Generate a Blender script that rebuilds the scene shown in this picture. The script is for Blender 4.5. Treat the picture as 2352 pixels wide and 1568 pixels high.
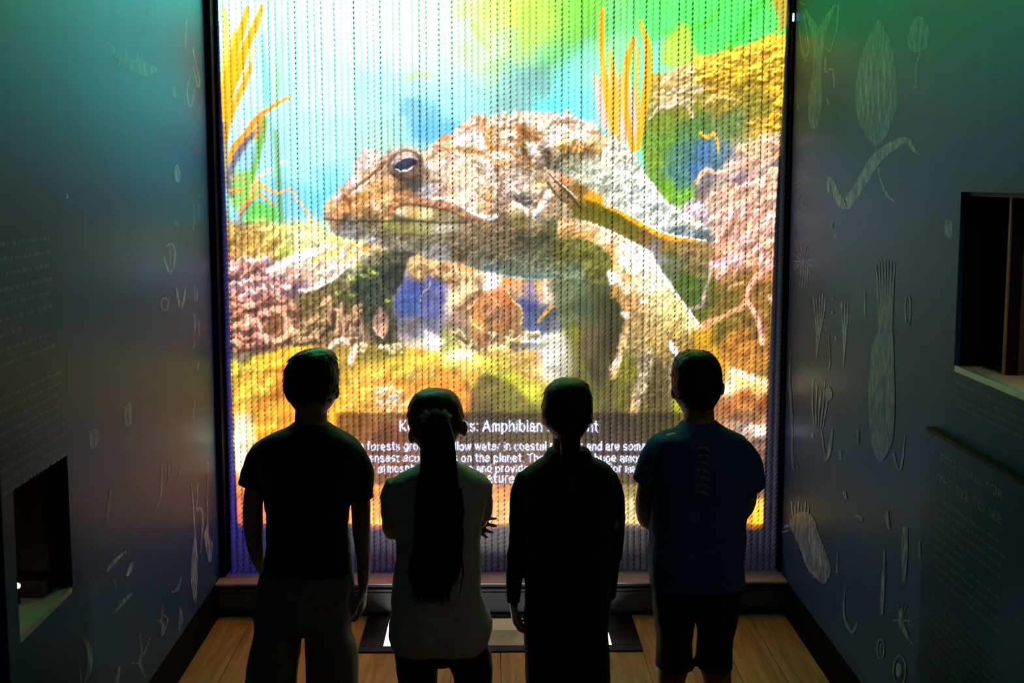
import bpy, bmesh, math, random
import numpy as np
from mathutils import Vector, Matrix, noise as mnoise
from mathutils.bvhtree import BVHTree

scene = bpy.context.scene
for _o in list(bpy.data.objects):
    bpy.data.objects.remove(_o)
COL = scene.collection
R = math.radians

# ---------------------------------------------------------------- camera
FPX, CAM_H = 3000.0, 1.92
PITCH = math.atan(374 / FPX)
YAW = math.atan(46 * math.cos(PITCH) / FPX)
CAM = Vector((0, 0, CAM_H))
cam_data = bpy.data.cameras.new('camera')
cam_data.sensor_width = 36.0
cam_data.lens = FPX / 2352 * 36.0
cam_data.clip_start = 0.05
cam_data.dof.use_dof = True
cam_data.dof.focus_distance = 5.55
cam_data.dof.aperture_fstop = 4.5
cam = bpy.data.objects.new('camera', cam_data)
cam.location = CAM
cam.rotation_euler = (math.pi / 2 - PITCH, 0, -YAW)
COL.objects.link(cam)
scene.camera = cam

# ---------------------------------------------------------------- world, exposure
world = bpy.data.worlds.new('world')
scene.world = world
world.use_nodes = True
world.node_tree.nodes['Background'].inputs[0].default_value = (0.35, 0.45, 0.6, 1)
world.node_tree.nodes['Background'].inputs[1].default_value = 0.004
vs = scene.view_settings
vs.view_transform = 'Standard'
vs.look = 'None'
vs.gamma = 1.0
vs.use_curve_mapping = False
vs.exposure = 0.0
scene.cycles.use_denoising = True
scene.cycles.max_bounces = 5
scene.cycles.diffuse_bounces = 2
scene.cycles.glossy_bounces = 2
scene.cycles.use_light_tree = False
scene.cycles.sample_clamp_indirect = 6.0

# ---------------------------------------------------------------- the projector's lamp (its picture is a slide, built further down)
LAMP = Vector((0.04, 2.55, 3.30))
ROPE_Y = 5.785
SLIDE_MAX = 5.0
lamp_data = bpy.data.lights.new('projector_lamp', 'SPOT')
lamp_data.energy = 1150.0 * SLIDE_MAX
lamp_data.shadow_soft_size = 0.0
lamp_data.spot_size = R(84)
lamp_data.spot_blend = 0.0
lamp = bpy.data.objects.new('projector_lamp', lamp_data)
lamp.location = LAMP
LAMP_AXIS = (Vector((0.05, ROPE_Y, 1.62)) - LAMP).normalized()
lamp.rotation_euler = LAMP_AXIS.to_track_quat('-Z', 'Y').to_euler()
COL.objects.link(lamp)

# added cool fill light behind the viewer, for backs and side walls
fill_data = bpy.data.lights.new('fill_light', 'AREA')
fill_data.shape = 'RECTANGLE'
fill_data.size, fill_data.size_y = 1.6, 0.5
fill_data.energy = 1.5
fill_data.color = (0.30, 0.66, 1.0)
fill_lamp = bpy.data.objects.new('fill_light', fill_data)
fill_lamp.location = (0.0, 0.6, 3.40)
fill_lamp.rotation_euler = (R(35), 0, 0)
COL.objects.link(fill_lamp)

# ---------------------------------------------------------------- helpers: photograph pixels to places in the room
_fw = Vector((math.sin(YAW) * math.cos(PITCH), math.cos(YAW) * math.cos(PITCH), -math.sin(PITCH)))
_rt = Vector((math.cos(YAW), -math.sin(YAW), 0))
_up = _rt.cross(_fw)


def at(axis, value, px, py):
    d = _fw + _rt * ((px - 1176) / FPX) - _up * ((py - 784) / FPX)
    return CAM + d * ((value - CAM[axis]) / d[axis])


# ---------------------------------------------------------------- helpers: materials
def nodes_of(m):
    m.use_nodes = True
    t = m.node_tree
    return t, t.nodes, t.links, t.nodes['Principled BSDF']


def material(name, color, rough=0.6, spec=0.5, var=0.0, scale=8.0, stretch=(1, 1, 1), bump=0.0, bscale=60.0, metal=0.0, sheen=0.0):
    m = bpy.data.materials.new(name)
    t, N, Lk, b = nodes_of(m)
    b.inputs['Base Color'].default_value = (*color, 1)
    b.inputs['Roughness'].default_value = rough
    b.inputs['Specular IOR Level'].default_value = spec
    b.inputs['Metallic'].default_value = metal
    if sheen:
        b.inputs['Sheen Weight'].default_value = sheen
    tc = N.new('ShaderNodeTexCoord')
    if var:
        mp = N.new('ShaderNodeMapping')
        mp.inputs['Scale'].default_value = stretch
        nz = N.new('ShaderNodeTexNoise')
        nz.inputs['Scale'].default_value = scale
        nz.inputs['Detail'].default_value = 5
        mx = N.new('ShaderNodeMix')
        mx.data_type = 'RGBA'
        mx.inputs[6].default_value = (*[c * (1 - var) for c in color], 1)
        mx.inputs[7].default_value = (*[min(1, c * (1 + var)) for c in color], 1)
        Lk.new(tc.outputs['Object'], mp.inputs[0])
        Lk.new(mp.outputs[0], nz.inputs['Vector'])
        Lk.new(nz.outputs['Fac'], mx.inputs[0])
        Lk.new(mx.outputs[2], b.inputs['Base Color'])
    if bump:
        nb = N.new('ShaderNodeTexNoise')
        nb.inputs['Scale'].default_value = bscale
        nb.inputs['Detail'].default_value = 3
        bp = N.new('ShaderNodeBump')
        bp.inputs['Strength'].default_value = bump
        bp.inputs['Distance'].default_value = 0.004
        Lk.new(tc.outputs['Object'], nb.inputs['Vector'])
        Lk.new(nb.outputs['Fac'], bp.inputs['Height'])
        Lk.new(bp.outputs['Normal'], b.inputs['Normal'])
    return m


def laminate(m, ior=1.165, rough=0.38):
    """satin cool film over the print: a fresnel sheen on top of the principled base"""
    N, Lk = m.node_tree.nodes, m.node_tree.links
    fr, gl, mx = N.new('ShaderNodeFresnel'), N.new('ShaderNodeBsdfGlossy'), N.new('ShaderNodeMixShader')
    fr.inputs['IOR'].default_value = ior
    gl.inputs['Color'].default_value = (0.46, 0.69, 1.0, 1)
    gl.inputs['Roughness'].default_value = rough
    Lk.new(fr.outputs[0], mx.inputs[0])
    Lk.new(N['Principled BSDF'].outputs[0], mx.inputs[1])
    Lk.new(gl.outputs[0], mx.inputs[2])
    out = N['Material Output'].inputs['Surface']
    Lk.new(mx.outputs[0], out)
    return mx


def glow(name, color, strength):
    m = bpy.data.materials.new(name)
    t, N, Lk, b = nodes_of(m)
    b.inputs['Base Color'].default_value = (*color, 1)
    b.inputs['Emission Color'].default_value = (*color, 1)
    b.inputs['Emission Strength'].default_value = strength
    return m


def wood(name, c1, c2, rough=0.45, along=1):
    m = bpy.data.materials.new(name)
    t, N, Lk, b = nodes_of(m)
    b.inputs['Roughness'].default_value = rough
    tc = N.new('ShaderNodeTexCoord')
    oi = N.new('ShaderNodeObjectInfo')
    mp = N.new('ShaderNodeMapping')
    sc = [14, 14, 14]
    sc[along] = 1.1
    mp.inputs['Scale'].default_value = sc
    ad = N.new('ShaderNodeVectorMath')
    ad.operation = 'ADD'
    sclr = N.new('ShaderNodeVectorMath')
    sclr.operation = 'SCALE'
    sclr.inputs['Scale'].default_value = 37.0
    cmb = N.new('ShaderNodeCombineXYZ')
    for k in range(3):
        Lk.new(oi.outputs['Random'], cmb.inputs[k])
    Lk.new(cmb.outputs[0], sclr.inputs[0])
    Lk.new(tc.outputs['Object'], mp.inputs[0])
    Lk.new(mp.outputs[0], ad.inputs[0])
    Lk.new(sclr.outputs[0], ad.inputs[1])
    nz = N.new('ShaderNodeTexNoise')
    nz.inputs['Scale'].default_value = 1.6
    nz.inputs['Detail'].default_value = 7
    nz.inputs['Distortion'].default_value = 1.3
    Lk.new(ad.outputs[0], nz.inputs['Vector'])
    rp = N.new('ShaderNodeValToRGB')
    rp.color_ramp.elements[0].position = 0.32
    rp.color_ramp.elements[0].color = (*c1, 1)
    rp.color_ramp.elements[1].position = 0.68
    rp.color_ramp.elements[1].color = (*c2, 1)
    Lk.new(nz.outputs['Fac'], rp.inputs[0])
    Lk.new(rp.outputs[0], b.inputs['Base Color'])
    bp = N.new('ShaderNodeBump')
    bp.inputs['Strength'].default_value = 0.15
    bp.inputs['Distance'].default_value = 0.002
    Lk.new(nz.outputs['Fac'], bp.inputs['Height'])
    Lk.new(bp.outputs['Normal'], b.inputs['Normal'])
    return m


def print_ink(name, color, amount, scale=60.0, lo=0.38, hi=0.70, under=(0.020, 0.050, 0.125)):
    """pale ink printed on the wall film: patchy coverage over the wall's own colour"""
    m = bpy.data.materials.new(name)
    t, N, Lk, b = nodes_of(m)
    b.inputs['Roughness'].default_value = 0.46
    b.inputs['Specular IOR Level'].default_value = 0.0
    mx = N.new('ShaderNodeMix')
    mx.data_type = 'RGBA'
    mx.inputs[6].default_value = (*under, 1)
    mx.inputs[7].default_value = (*color, 1)
    tc = N.new('ShaderNodeTexCoord')
    mp = N.new('ShaderNodeMapping')
    mp.inputs['Scale'].default_value = (1, 1, 0.35)
    nz = N.new('ShaderNodeTexNoise')
    nz.inputs['Scale'].default_value = scale
    nz.inputs['Detail'].default_value = 4
    mr = N.new('ShaderNodeMapRange')
    mr.inputs['From Min'].default_value = lo
    mr.inputs['From Max'].default_value = hi
    mr.inputs['To Min'].default_value = amount * 0.16
    mr.inputs['To Max'].default_value = amount
    Lk.new(tc.outputs['Object'], mp.inputs[0])
    Lk.new(mp.outputs[0], nz.inputs['Vector'])
    Lk.new(nz.outputs['Fac'], mr.inputs['Value'])
    Lk.new(mr.outputs[0], mx.inputs[0])
    Lk.new(mx.outputs[2], b.inputs['Base Color'])
    laminate(m)
    return m


# ---------------------------------------------------------------- helpers: objects
def link(o, parent=None, label=None, cat=None, kind=None, group=None):
    COL.objects.link(o)
    if parent is not None:
        o.parent = parent
        if parent.type == 'EMPTY':
            o.matrix_parent_inverse = Matrix.Translation(parent.location).inverted()
    for k, v in (('label', label), ('category', cat), ('kind', kind), ('group', group)):
        if v:
            o[k] = v
    return o


def mesh_obj(name, bm, mat, parent=None, smooth=False, facing=None, **kw):
    me = bpy.data.meshes.new(name)
    if facing is None:
        bmesh.ops.recalc_face_normals(bm, faces=bm.faces)
    else:
        bm.normal_update()
        for f in bm.faces:
            if f.normal.dot(Vector(facing)) < 0:
                f.normal_flip()
    bm.to_mesh(me)
    bm.free()
    if smooth:
        me.shade_smooth()
    for m in (mat if isinstance(mat, (list, tuple)) else [mat]):
        me.materials.append(m)
    return link(bpy.data.objects.new(name, me), parent, **kw)


def empty(name, loc, **kw):
    o = bpy.data.objects.new(name, None)
    o.location = loc
    o.empty_display_size = 0.1
    return link(o, None, **kw)


def box(bm, x0, x1, y0, y1, z0, z1, bevel=0.0):
    vs_ = [bm.verts.new((x, y, z)) for x in (x0, x1) for y in (y0, y1) for z in (z0, z1)]
    fs = [bm.faces.new([vs_[i] for i in q]) for q in ((0, 1, 3, 2), (4, 6, 7, 5), (0, 4, 5, 1), (2, 3, 7, 6), (0, 2, 6, 4), (1, 5, 7, 3))]
    if bevel:
        es = list({e for f in fs for e in f.edges})
        bmesh.ops.bevel(bm, geom=es, offset=bevel, segments=2, affect='EDGES')


def boxes(name, lst, mat, parent=None, bevel=0.0, **kw):
    bm = bmesh.new()
    for b in lst:
        box(bm, *b, bevel=bevel)
    return mesh_obj(name, bm, mat, parent, **kw)


def ring_loft(bm, rings, cap=True):
    vr = [[bm.verts.new(p) for p in r] for r in rings]
    n = len(vr[0])
    for a, b in zip(vr, vr[1:]):
        for i in range(n):
            bm.faces.new((a[i], a[(i + 1) % n], b[(i + 1) % n], b[i]))
    if cap:
        bm.faces.new(vr[0][::-1])
        bm.faces.new(vr[-1])


def tube(bm, pts, rad, n=12, cap=True, flat=1.0):
    """tube through pts with a radius for each; flat squeezes it along its local side axis"""
    pts = [Vector(p) for p in pts]
    rings = []
    ref = None
    for i, p in enumerate(pts):
        d = (pts[min(i + 1, len(pts) - 1)] - pts[max(i - 1, 0)]).normalized()
        if ref is None:
            ref = Vector((0, 1, 0)) if abs(d.y) < 0.8 else Vector((1, 0, 0))
        u = d.cross(ref).normalized()
        v = u.cross(d).normalized()
        ref = v
        r = rad[i]
        rings.append([p + u * (math.cos(a) * r) + v * (math.sin(a) * r * flat) for a in (2 * math.pi * k / n for k in range(n))])
    ring_loft(bm, rings, cap)


def spline(pts, n=6):
    p = [Vector(q) for q in pts]
    out = []
    for i in range(len(p) - 1):
        a, b, c, d = p[max(i - 1, 0)], p[i], p[i + 1], p[min(i + 2, len(p) - 1)]
        for k in range(n):
            t = k / n
            out.append(0.5 * ((2 * b) + (c - a) * t + (2 * a - 5 * b + 4 * c - d) * t * t + (3 * b - a - 3 * c + d) * t ** 3))
    out.append(p[-1])
    return out

PIC_GAIN = 1.2

# ---------------------------------------------------------------- the projected picture
PX0, PX1, PY0, PY1, PST = 470.0, 1850.0, -390.0, 1340.0, 1.5
PW = int((PX1 - PX0) / PST) + 1
PH = int((PY1 - PY0) / PST) + 1


class Painter:
    """paints the underwater picture into a numpy array (display colours 0..1)"""

    def __init__(self):
        self.rng = np.random.RandomState(7)
        self.X, self.Y = [a.astype(np.float32) for a in np.meshgrid(PX0 + PST * np.arange(PW), PY0 + PST * np.arange(PH))]
        self.img = np.zeros((PH, PW, 3), np.float32)
        self.w1 = self.fbm(46, 3, 1) * 16
        self.w2 = self.fbm(46, 3, 2) * 16
        self.fine = self.fbm(9, 3, 3)
        self.grain = self.fbm(5, 2, 4)
        self.mid = self.fbm(26, 3, 5)

    def lattice(self, sx, sy, seed):
        r = np.random.RandomState(seed)
        gw, gh = int((PX1 - PX0) / sx) + 4, int((PY1 - PY0) / sy) + 4
        g = (r.rand(gh, gw) * 2 - 1).astype(np.float32)
        fx, fy = (self.X - PX0) / sx + 1, (self.Y - PY0) / sy + 1
        ix, iy = fx.astype(int), fy.astype(int)
        tx, ty = fx - ix, fy - iy
        tx, ty = tx * tx * (3 - 2 * tx), ty * ty * (3 - 2 * ty)
        return ((g[iy, ix] * (1 - tx) + g[iy, ix + 1] * tx) * (1 - ty)
                + (g[iy + 1, ix] * (1 - tx) + g[iy + 1, ix + 1] * tx) * ty)

    def fbm(self, s, n, seed, asp=1.0):
        out, a = 0, 1.0
        for k in range(n):
            out = out + a * self.lattice(max(s, 2.2), max(s * asp, 2.2), seed * 31 + k)
            s, a = s / 2, a * 0.55
        return out

    def field(self, pts, warp=1.0, soft=60.0, sl=None):
        ys, xs = sl or (slice(None), slice(None))
        X = self.X[ys, xs] + warp * self.w1[ys, xs]
        Y = self.Y[ys, xs] + warp * self.w2[ys, xs]
        acc, tot = 0, 0
        for x, y, r, g, b in pts:
            w = (X - x) ** 2 + (Y - y) ** 2 + soft
            w = 1e6 / (w * w)
            tot = tot + w
            acc = acc + w[..., None] * (np.array((r, g, b), np.float32) / 255.0)
        return acc / tot[..., None]

    def box(self, x0, x1, y0, y1):
        a = max(0, int((x0 - PX0) / PST) - 1); b = min(PW, int((x1 - PX0) / PST) + 2)
        c = max(0, int((y0 - PY0) / PST) - 1); d = min(PH, int((y1 - PY0) / PST) + 2)
        return slice(c, max(d, c + 1)), slice(a, max(b, a + 1))

    def smooth(self, pts, closed, n=6):
        p = np.array(pts, float)
        out = []
        m = len(p)
        for i in range(m if closed else m - 1):
            if closed:
                a, b, c, d = p[i - 1], p[i], p[(i + 1) % m], p[(i + 2) % m]
            else:
                a, b, c, d = p[max(i - 1, 0)], p[i], p[i + 1], p[min(i + 2, m - 1)]
            for t in np.arange(n) / n:
                out.append(0.5 * ((2 * b) + (c - a) * t + (2 * a - 5 * b + 4 * c - d) * t * t
                                  + (3 * b - a - 3 * c + d) * t ** 3))
        if not closed:
            out.append(p[-1])
        return np.array(out)

    def blur(self, m, r):
        r = int(round(r / PST))
        if r < 1:
            return m
        for _ in range(2):
            for ax in (0, 1):
                pad = [(0, 0), (0, 0)]; pad[ax] = (r + 1, r)
                c = np.cumsum(np.pad(m, pad, mode='edge'), axis=ax)
                n = m.shape[ax]
                hi = np.take(c, np.arange(2 * r + 1, 2 * r + 1 + n), axis=ax)
                lo = np.take(c, np.arange(0, n), axis=ax)
                m = (hi - lo) / (2 * r + 1)
        return m

    def poly(self, pts, col, alpha=1.0, feather=2, wobble=0.0, smooth=True, warp=0.6, noise=0.0, mul=False):
        p = self.smooth(pts, True) if smooth else np.array(pts, float)
        mg = 14 + feather * 3 + wobble * 3
        sl = self.box(p[:, 0].min() - mg, p[:, 0].max() + mg, p[:, 1].min() - mg, p[:, 1].max() + mg)
        X = self.X[sl] + wobble * self.fine[sl] * 3
        Y = self.Y[sl] + wobble * self.grain[sl] * 3
        m = np.zeros(X.shape, bool)
        q = np.roll(p, -1, axis=0)
        for (x1, y1), (x2, y2) in zip(p, q):
            if y1 == y2:
                continue
            m ^= ((y1 > Y) != (y2 > Y)) & (X < (x2 - x1) * (Y - y1) / (y2 - y1) + x1)
        a = self.blur(m.astype(float), feather)[..., None] * alpha
        self.put(sl, a, col, warp, noise, mul)

    def put(self, sl, a, col, warp=0.6, noise=0.0, mul=False):
        if isinstance(col, list):
            c = self.field(col, warp, sl=sl)
        else:
            c = np.array(col, float)[None, None] / 255.0
        if noise:
            c = c * (1 + noise * (self.fine[sl] + 0.6 * self.grain[sl]))[..., None]
        if mul:
            c = self.img[sl] * c
        self.img[sl] = self.img[sl] * (1 - a) + c * a

    def stroke(self, pts, w, col, alpha=1.0, feather=1.5, smooth=True, noise=0.0):
        p = self.smooth(pts, False) if smooth and len(pts) > 2 else np.array(pts, float)
        n = len(p)
        ws = np.interp(np.linspace(0, 1, n), np.linspace(0, 1, len(w)), w) if hasattr(w, '__len__') else np.full(n, float(w))
        mg = ws.max() + feather + 4
        sl = self.box(p[:, 0].min() - mg, p[:, 0].max() + mg, p[:, 1].min() - mg, p[:, 1].max() + mg)
        X, Y = self.X[sl], self.Y[sl]
        best = np.full(X.shape, 1e9)
        for i in range(n - 1):
            (x1, y1), (x2, y2) = p[i], p[i + 1]
            dx, dy = x2 - x1, y2 - y1
            t = np.clip(((X - x1) * dx + (Y - y1) * dy) / (dx * dx + dy * dy + 1e-9), 0, 1)
            d = np.hypot(X - x1 - t * dx, Y - y1 - t * dy) - 0.5 * (ws[i] + (ws[i + 1] - ws[i]) * t)
            best = np.minimum(best, d)
        a = np.clip(0.5 - best / (2 * feather), 0, 1)[..., None] * alpha
        self.put(sl, a, col, 0.6, noise)

    def relief(self, poly, scale, amp, seed, asp=1.0, feather=10, sharp=1.0):
        """small lit bumps (light from the upper left) within an outline of the picture"""
        p = self.smooth(poly, True)
        sl = self.box(p[:, 0].min() - 20, p[:, 0].max() + 20, p[:, 1].min() - 20, p[:, 1].max() + 20)
        X, Y = self.X[sl], self.Y[sl]
        m = np.zeros(X.shape, bool)
        for (x1, y1), (x2, y2) in zip(p, np.roll(p, -1, axis=0)):
            if y1 != y2:
                m ^= ((y1 > Y) != (y2 > Y)) & (X < (x2 - x1) * (Y - y1) / (y2 - y1) + x1)
        a = self.blur(m.astype(float), feather)
        n = self.fbm(scale, 2, seed, asp)
        k = max(1, int(scale * .22 / PST))
        g = (n - np.roll(np.roll(n, -k, 0), -max(1, k // 2), 1))[sl]
        g = np.tanh(g * 1.8 * sharp)
        self.img[sl] = self.img[sl] * (1 + amp * a * g)[..., None]

    def inside(self, poly, n):
        p = np.array(poly, float)
        out = []
        lo, hi = p.min(0), p.max(0)
        while len(out) < n:
            x, y = lo + self.rng.rand(2) * (hi - lo)
            c = False
            for (x1, y1), (x2, y2) in zip(p, np.roll(p, -1, axis=0)):
                if (y1 > y) != (y2 > y) and x < (x2 - x1) * (y - y1) / (y2 - y1) + x1:
                    c = not c
            if c:
                out.append((x, y))
        return out

    def knobs(self, region, n, size, light, dark, ang=0.4, spread=1.2, length=2.2, alpha=0.8):
        """short lit twigs of coral, each with its dark underside"""
        for x, y in self.inside(region, n):
            s = size * (0.6 + 0.8 * self.rng.rand())
            th = ang + spread * (self.rng.rand() - 0.5)
            dx, dy = math.cos(th) * s * length, -math.sin(th) * s * length
            bx, by = (self.rng.rand(2) - 0.5) * s * 1.4
            path = [(x - dx / 2, y - dy / 2), (x + bx, y + by), (x + dx / 2, y + dy / 2)]
            self.stroke([(a + s * .22, b + s * .55) for a, b in path], s, tuple(c * .85 for c in dark), alpha * .8, 1.6)
            j = 0.82 + 0.2 * self.rng.rand()
            self.stroke(path, [s * .7, s, s * .5], tuple(min(255, c * j) for c in light), alpha, 1.3)
            if s > 5:
                self.stroke([(a - s * .12, b - s * .22) for a, b in path], [s * .2, s * .42, s * .15], tuple(min(255, c * 1.12 + 10) for c in light), alpha * .8, 1.2)

    def creases(self, region, n, ang, spread, ln, dark, light, alpha=0.4):
        """fine folds of skin: a dark line with a lit lip"""
        for x, y in self.inside(region, n):
            th = ang + spread * (self.rng.rand() - .5)
            l_ = ln * (.5 + self.rng.rand())
            dx, dy = math.cos(th) * l_, math.sin(th) * l_
            bx, by = (self.rng.rand(2) - .5) * l_ * .5
            path = [(x - dx / 2, y - dy / 2), (x + bx, y + by), (x + dx / 2, y + dy / 2)]
            self.stroke(path, [1, 3, 1], dark, alpha, 1.2)
            self.stroke([(a, b + 3) for a, b in path], [1, 2.5, 1], light, alpha, 1.2)

    def paint(self):
        S, P = self.stroke, self.poly
        # water
        self.img = self.field([
            (500, -330, 30, 225, 120), (650, -300, 60, 240, 170), (900, -330, 60, 240, 180), (1100, -300, 70, 235, 110), (1300, -320, 50, 225, 70),
            (1550, -300, 30, 220, 80), (1780, -330, 20, 205, 70), (560, -180, 110, 250, 190), (760, -180, 160, 255, 225), (1000, -180, 150, 250, 180),
            (1400, -180, 90, 230, 85), (1700, -180, 60, 225, 100), (1200, -180, 130, 235, 90),
            (520, -60, 235, 255, 245), (700, -60, 245, 255, 255), (900, -60, 250, 255, 255), (1050, -60, 240, 255, 235),
            (1200, -60, 205, 240, 110), (1400, -60, 150, 235, 110), (1600, -60, 120, 235, 125), (1780, -60, 120, 225, 110),
            (560, 30, 232, 255, 246), (650, 100, 215, 252, 246), (800, 60, 248, 255, 255), (740, 200, 215, 255, 250),
            (650, 220, 190, 250, 245), (900, 100, 245, 255, 255), (1000, 60, 240, 255, 242), (850, 210, 190, 248, 242),
            (820, 120, 230, 255, 255), (620, 330, 178, 228, 235), (690, 380, 178, 245, 230), (720, 470, 120, 208, 236),
            (740, 330, 190, 248, 236), (660, 450, 140, 200, 236), (690, 500, 150, 205, 225), (950, 255, 135, 195, 215),
            (1010, 300, 115, 188, 222), (890, 320, 185, 225, 208), (930, 195, 190, 235, 240), (1080, 235, 175, 240, 245),
            (1170, 230, 165, 208, 205), (1280, 245, 125, 250, 246), (1340, 250, 140, 225, 228), (1230, 190, 145, 192, 200),
            (1120, 60, 220, 248, 165), (1180, 40, 215, 240, 120), (1240, 50, 195, 232, 110), (1300, 50, 160, 225, 100),
            (1350, 20, 140, 222, 90), (1420, 40, 140, 240, 140), (1500, 40, 112, 235, 130), (1600, 60, 104, 230, 118),
            (1700, 60, 100, 230, 118), (1400, 120, 168, 246, 185), (1340, 160, 160, 250, 215), (1290, 190, 150, 250, 232),
            (1100, 110, 215, 250, 205), (1180, 120, 190, 220, 160), (1520, 130, 150, 238, 200), (1060, 190, 190, 240, 240),
            (1030, 120, 225, 255, 240), (1760, 90, 110, 225, 125), (560, 220, 205, 250, 248), (640, 150, 200, 250, 248),
        ], 1.6, 900.0)
        S([(1160, 290), (1250, 180), (1360, 70), (1450, -30)], [120, 100, 70, 60], (120, 165, 160), .30, 30)
        S([(1240, 160), (1340, 95), (1420, 40)], 26, (110, 190, 120), .35, 14)
        S([(1260, 130), (1350, 60), (1380, 0)], 30, (130, 205, 60), .35, 14)
        S([(1240, 210), (1330, 110), (1420, 60)], 5, (120, 205, 150), .5, 4)
        S([(1085, 55), (1105, 90), (1125, 110)], 10, (195, 240, 110), .6, 6)
        S([(935, 185), (955, 170), (985, 172)], 12, (205, 250, 130), .6, 6)
        S([(1755, 0), (1720, 40), (1690, 90), (1655, 130)], [16, 20, 16, 12], (80, 190, 60), .55, 8)
        S([(1660, 0), (1640, 40), (1590, 65), (1530, 72)], [10, 14, 14, 8], (100, 200, 70), .6, 6)
        S([(1290, -120), (1420, -60), (1520, -40)], 60, (110, 190, 60), .5, 30)
        # teal and green stems standing in the water on the left
        S([(600, 80), (608, 160), (613, 240)], [8, 14, 12], (110, 198, 195), .6, 6)
        S([(645, 70), (643, 130), (635, 240)], [6, 8, 8], (170, 230, 150), .7, 4)
        S([(633, 300), (640, 420), (646, 520), (650, 590)], [10, 14, 16, 18], (112, 160, 100), .75, 5)
        S([(606, 275), (598, 320), (580, 400), (570, 440)], [16, 20, 16, 10], (126, 180, 84), .95, 4)
        P([(525, 430), (545, 390), (585, 400), (600, 440), (560, 470), (535, 480)], (152, 200, 100), .9, 5)
        P([(565, 470), (600, 462), (635, 475), (640, 505), (600, 520), (560, 515)], (118, 200, 92), .9, 6)
        P([(545, 345), (575, 335), (590, 350), (575, 385), (545, 390)], (150, 195, 235), .7, 6)
        # orange blades, top left
        S([(515, 20), (519, 70), (514, 160), (512, 210)], [8, 14, 14, 14], (246, 232, 110), .85, 4)
        S([(541, 70), (530, 110), (516, 170)], [8, 13, 12], (250, 215, 80), .9, 3)
        S([(568, 18), (558, 60), (542, 110), (522, 180), (513, 220)], [9, 18, 17, 20, 18], (250, 192, 44), 1, 2)
        S([(602, 12), (588, 55), (568, 100), (553, 140), (530, 200), (512, 260)], [7, 17, 19, 22, 22, 26], (250, 190, 42), 1, 2)
        S([(576, 150), (562, 190), (545, 225), (524, 275), (514, 320)], [8, 15, 16, 20, 18], (240, 180, 52), 1, 3)
        S([(585, 110), (573, 145), (556, 180)], [6, 9, 6], (250, 205, 120), .8, 3)
        S([(560, 150), (540, 200), (522, 240)], [3, 4, 3], (200, 140, 30), .6, 2)
        S([(513, 290), (516, 360), (516, 430)], [20, 12, 8], (170, 140, 80), .8, 4)
        S([(600, 292), (565, 325), (540, 365), (526, 410), (532, 450)], [6, 16, 16, 14, 10], (122, 108, 122), .9, 4)
        S([(668, 222), (640, 236), (612, 254), (592, 270), (566, 305), (536, 340), (526, 372)], [5, 8, 10, 14, 14, 13, 7], (246, 166, 56), 1, 2)
        S([(598, 275), (592, 305), (585, 318)], [16, 18, 6], (206, 160, 80), .8, 4)
        S([(575, 465), (560, 480), (552, 500), (548, 540), (540, 560)], [10, 12, 12, 14, 18], (150, 128, 128), .8, 4)
        S([(528, 438), (545, 437), (556, 436)], 6, (246, 170, 70), 1, 2)
        S([(530, 408), (548, 408), (566, 412)], 7, (205, 175, 130), .8, 3)
        S([(549, 488), (565, 466), (585, 452), (602, 448), (630, 468)], [6, 7, 6, 6, 4], (246, 165, 80), 1, 2)
        S([(576, 430), (600, 400), (628, 386)], [5, 6, 4], (250, 220, 190), .9, 2)
        S([(575, 445), (592, 425), (614, 433), (640, 442), (662, 434), (672, 440), (682, 458), (700, 478), (716, 505)], [8, 12, 8, 6, 5, 5, 5, 5, 6], (243, 190, 118), .95, 2)
        S([(643, 376), (650, 372), (658, 372)], 5, (250, 215, 195), .9, 2)
        # yellow haze of the bottom on the left, then the pink corals
        self.poly([(505, 470), (525, 505), (560, 515), (600, 505), (640, 512), (690, 505), (735, 505), (765, 530), (800, 548),
                   (860, 560), (960, 570), (960, 820), (510, 880)], [
            (515, 520, 190, 150, 90), (545, 540, 150, 112, 72), (575, 560, 220, 180, 95), (620, 535, 226, 212, 130),
            (650, 590, 172, 182, 78), (700, 555, 226, 228, 170), (735, 535, 225, 232, 180), (535, 610, 215, 150, 125),
            (590, 590, 205, 180, 130), (605, 622, 235, 195, 190), (640, 612, 255, 240, 250), (700, 588, 255, 252, 246),
            (735, 590, 240, 205, 110), (780, 560, 248, 228, 130), (830, 575, 246, 220, 160), (845, 560, 240, 170, 70),
            (555, 650, 196, 142, 142), (600, 645, 238, 205, 210), (640, 655, 205, 165, 150), (700, 630, 240, 205, 205), (660, 640, 215, 160, 140),
            (760, 610, 255, 245, 245), (790, 590, 245, 225, 150), (745, 640, 245, 235, 225), (540, 690, 236, 150, 105),
            (600, 690, 190, 138, 108), (650, 690, 175, 140, 120), (672, 665, 125, 105, 125), (560, 720, 216, 150, 120),
            (620, 735, 168, 122, 92), (580, 765, 200, 140, 110), (540, 800, 112, 108, 88), (600, 800, 118, 106, 82), (655, 765, 150, 120, 95),
            (700, 715, 160, 130, 85), (690, 690, 100, 88, 66), (730, 780, 190, 150, 90), (740, 690, 110, 98, 66)],
            1, 7, wobble=1.2, noise=.10)
        R1 = [(520, 590), (600, 600), (640, 640), (600, 680), (520, 700)]
        self.knobs(R1, 46, 11, (248, 200, 190), (150, 100, 110), .3, 2.6, 1.6)
        self.knobs([(520, 680), (600, 680), (590, 780), (530, 800)], 34, 13, (238, 172, 138), (120, 80, 66), .4, 2.4, 1.9)
        self.knobs([(590, 690), (680, 700), (680, 780), (590, 780)], 18, 14, (214, 160, 128), (96, 70, 56), .6, 2.6, 1.9)
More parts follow.
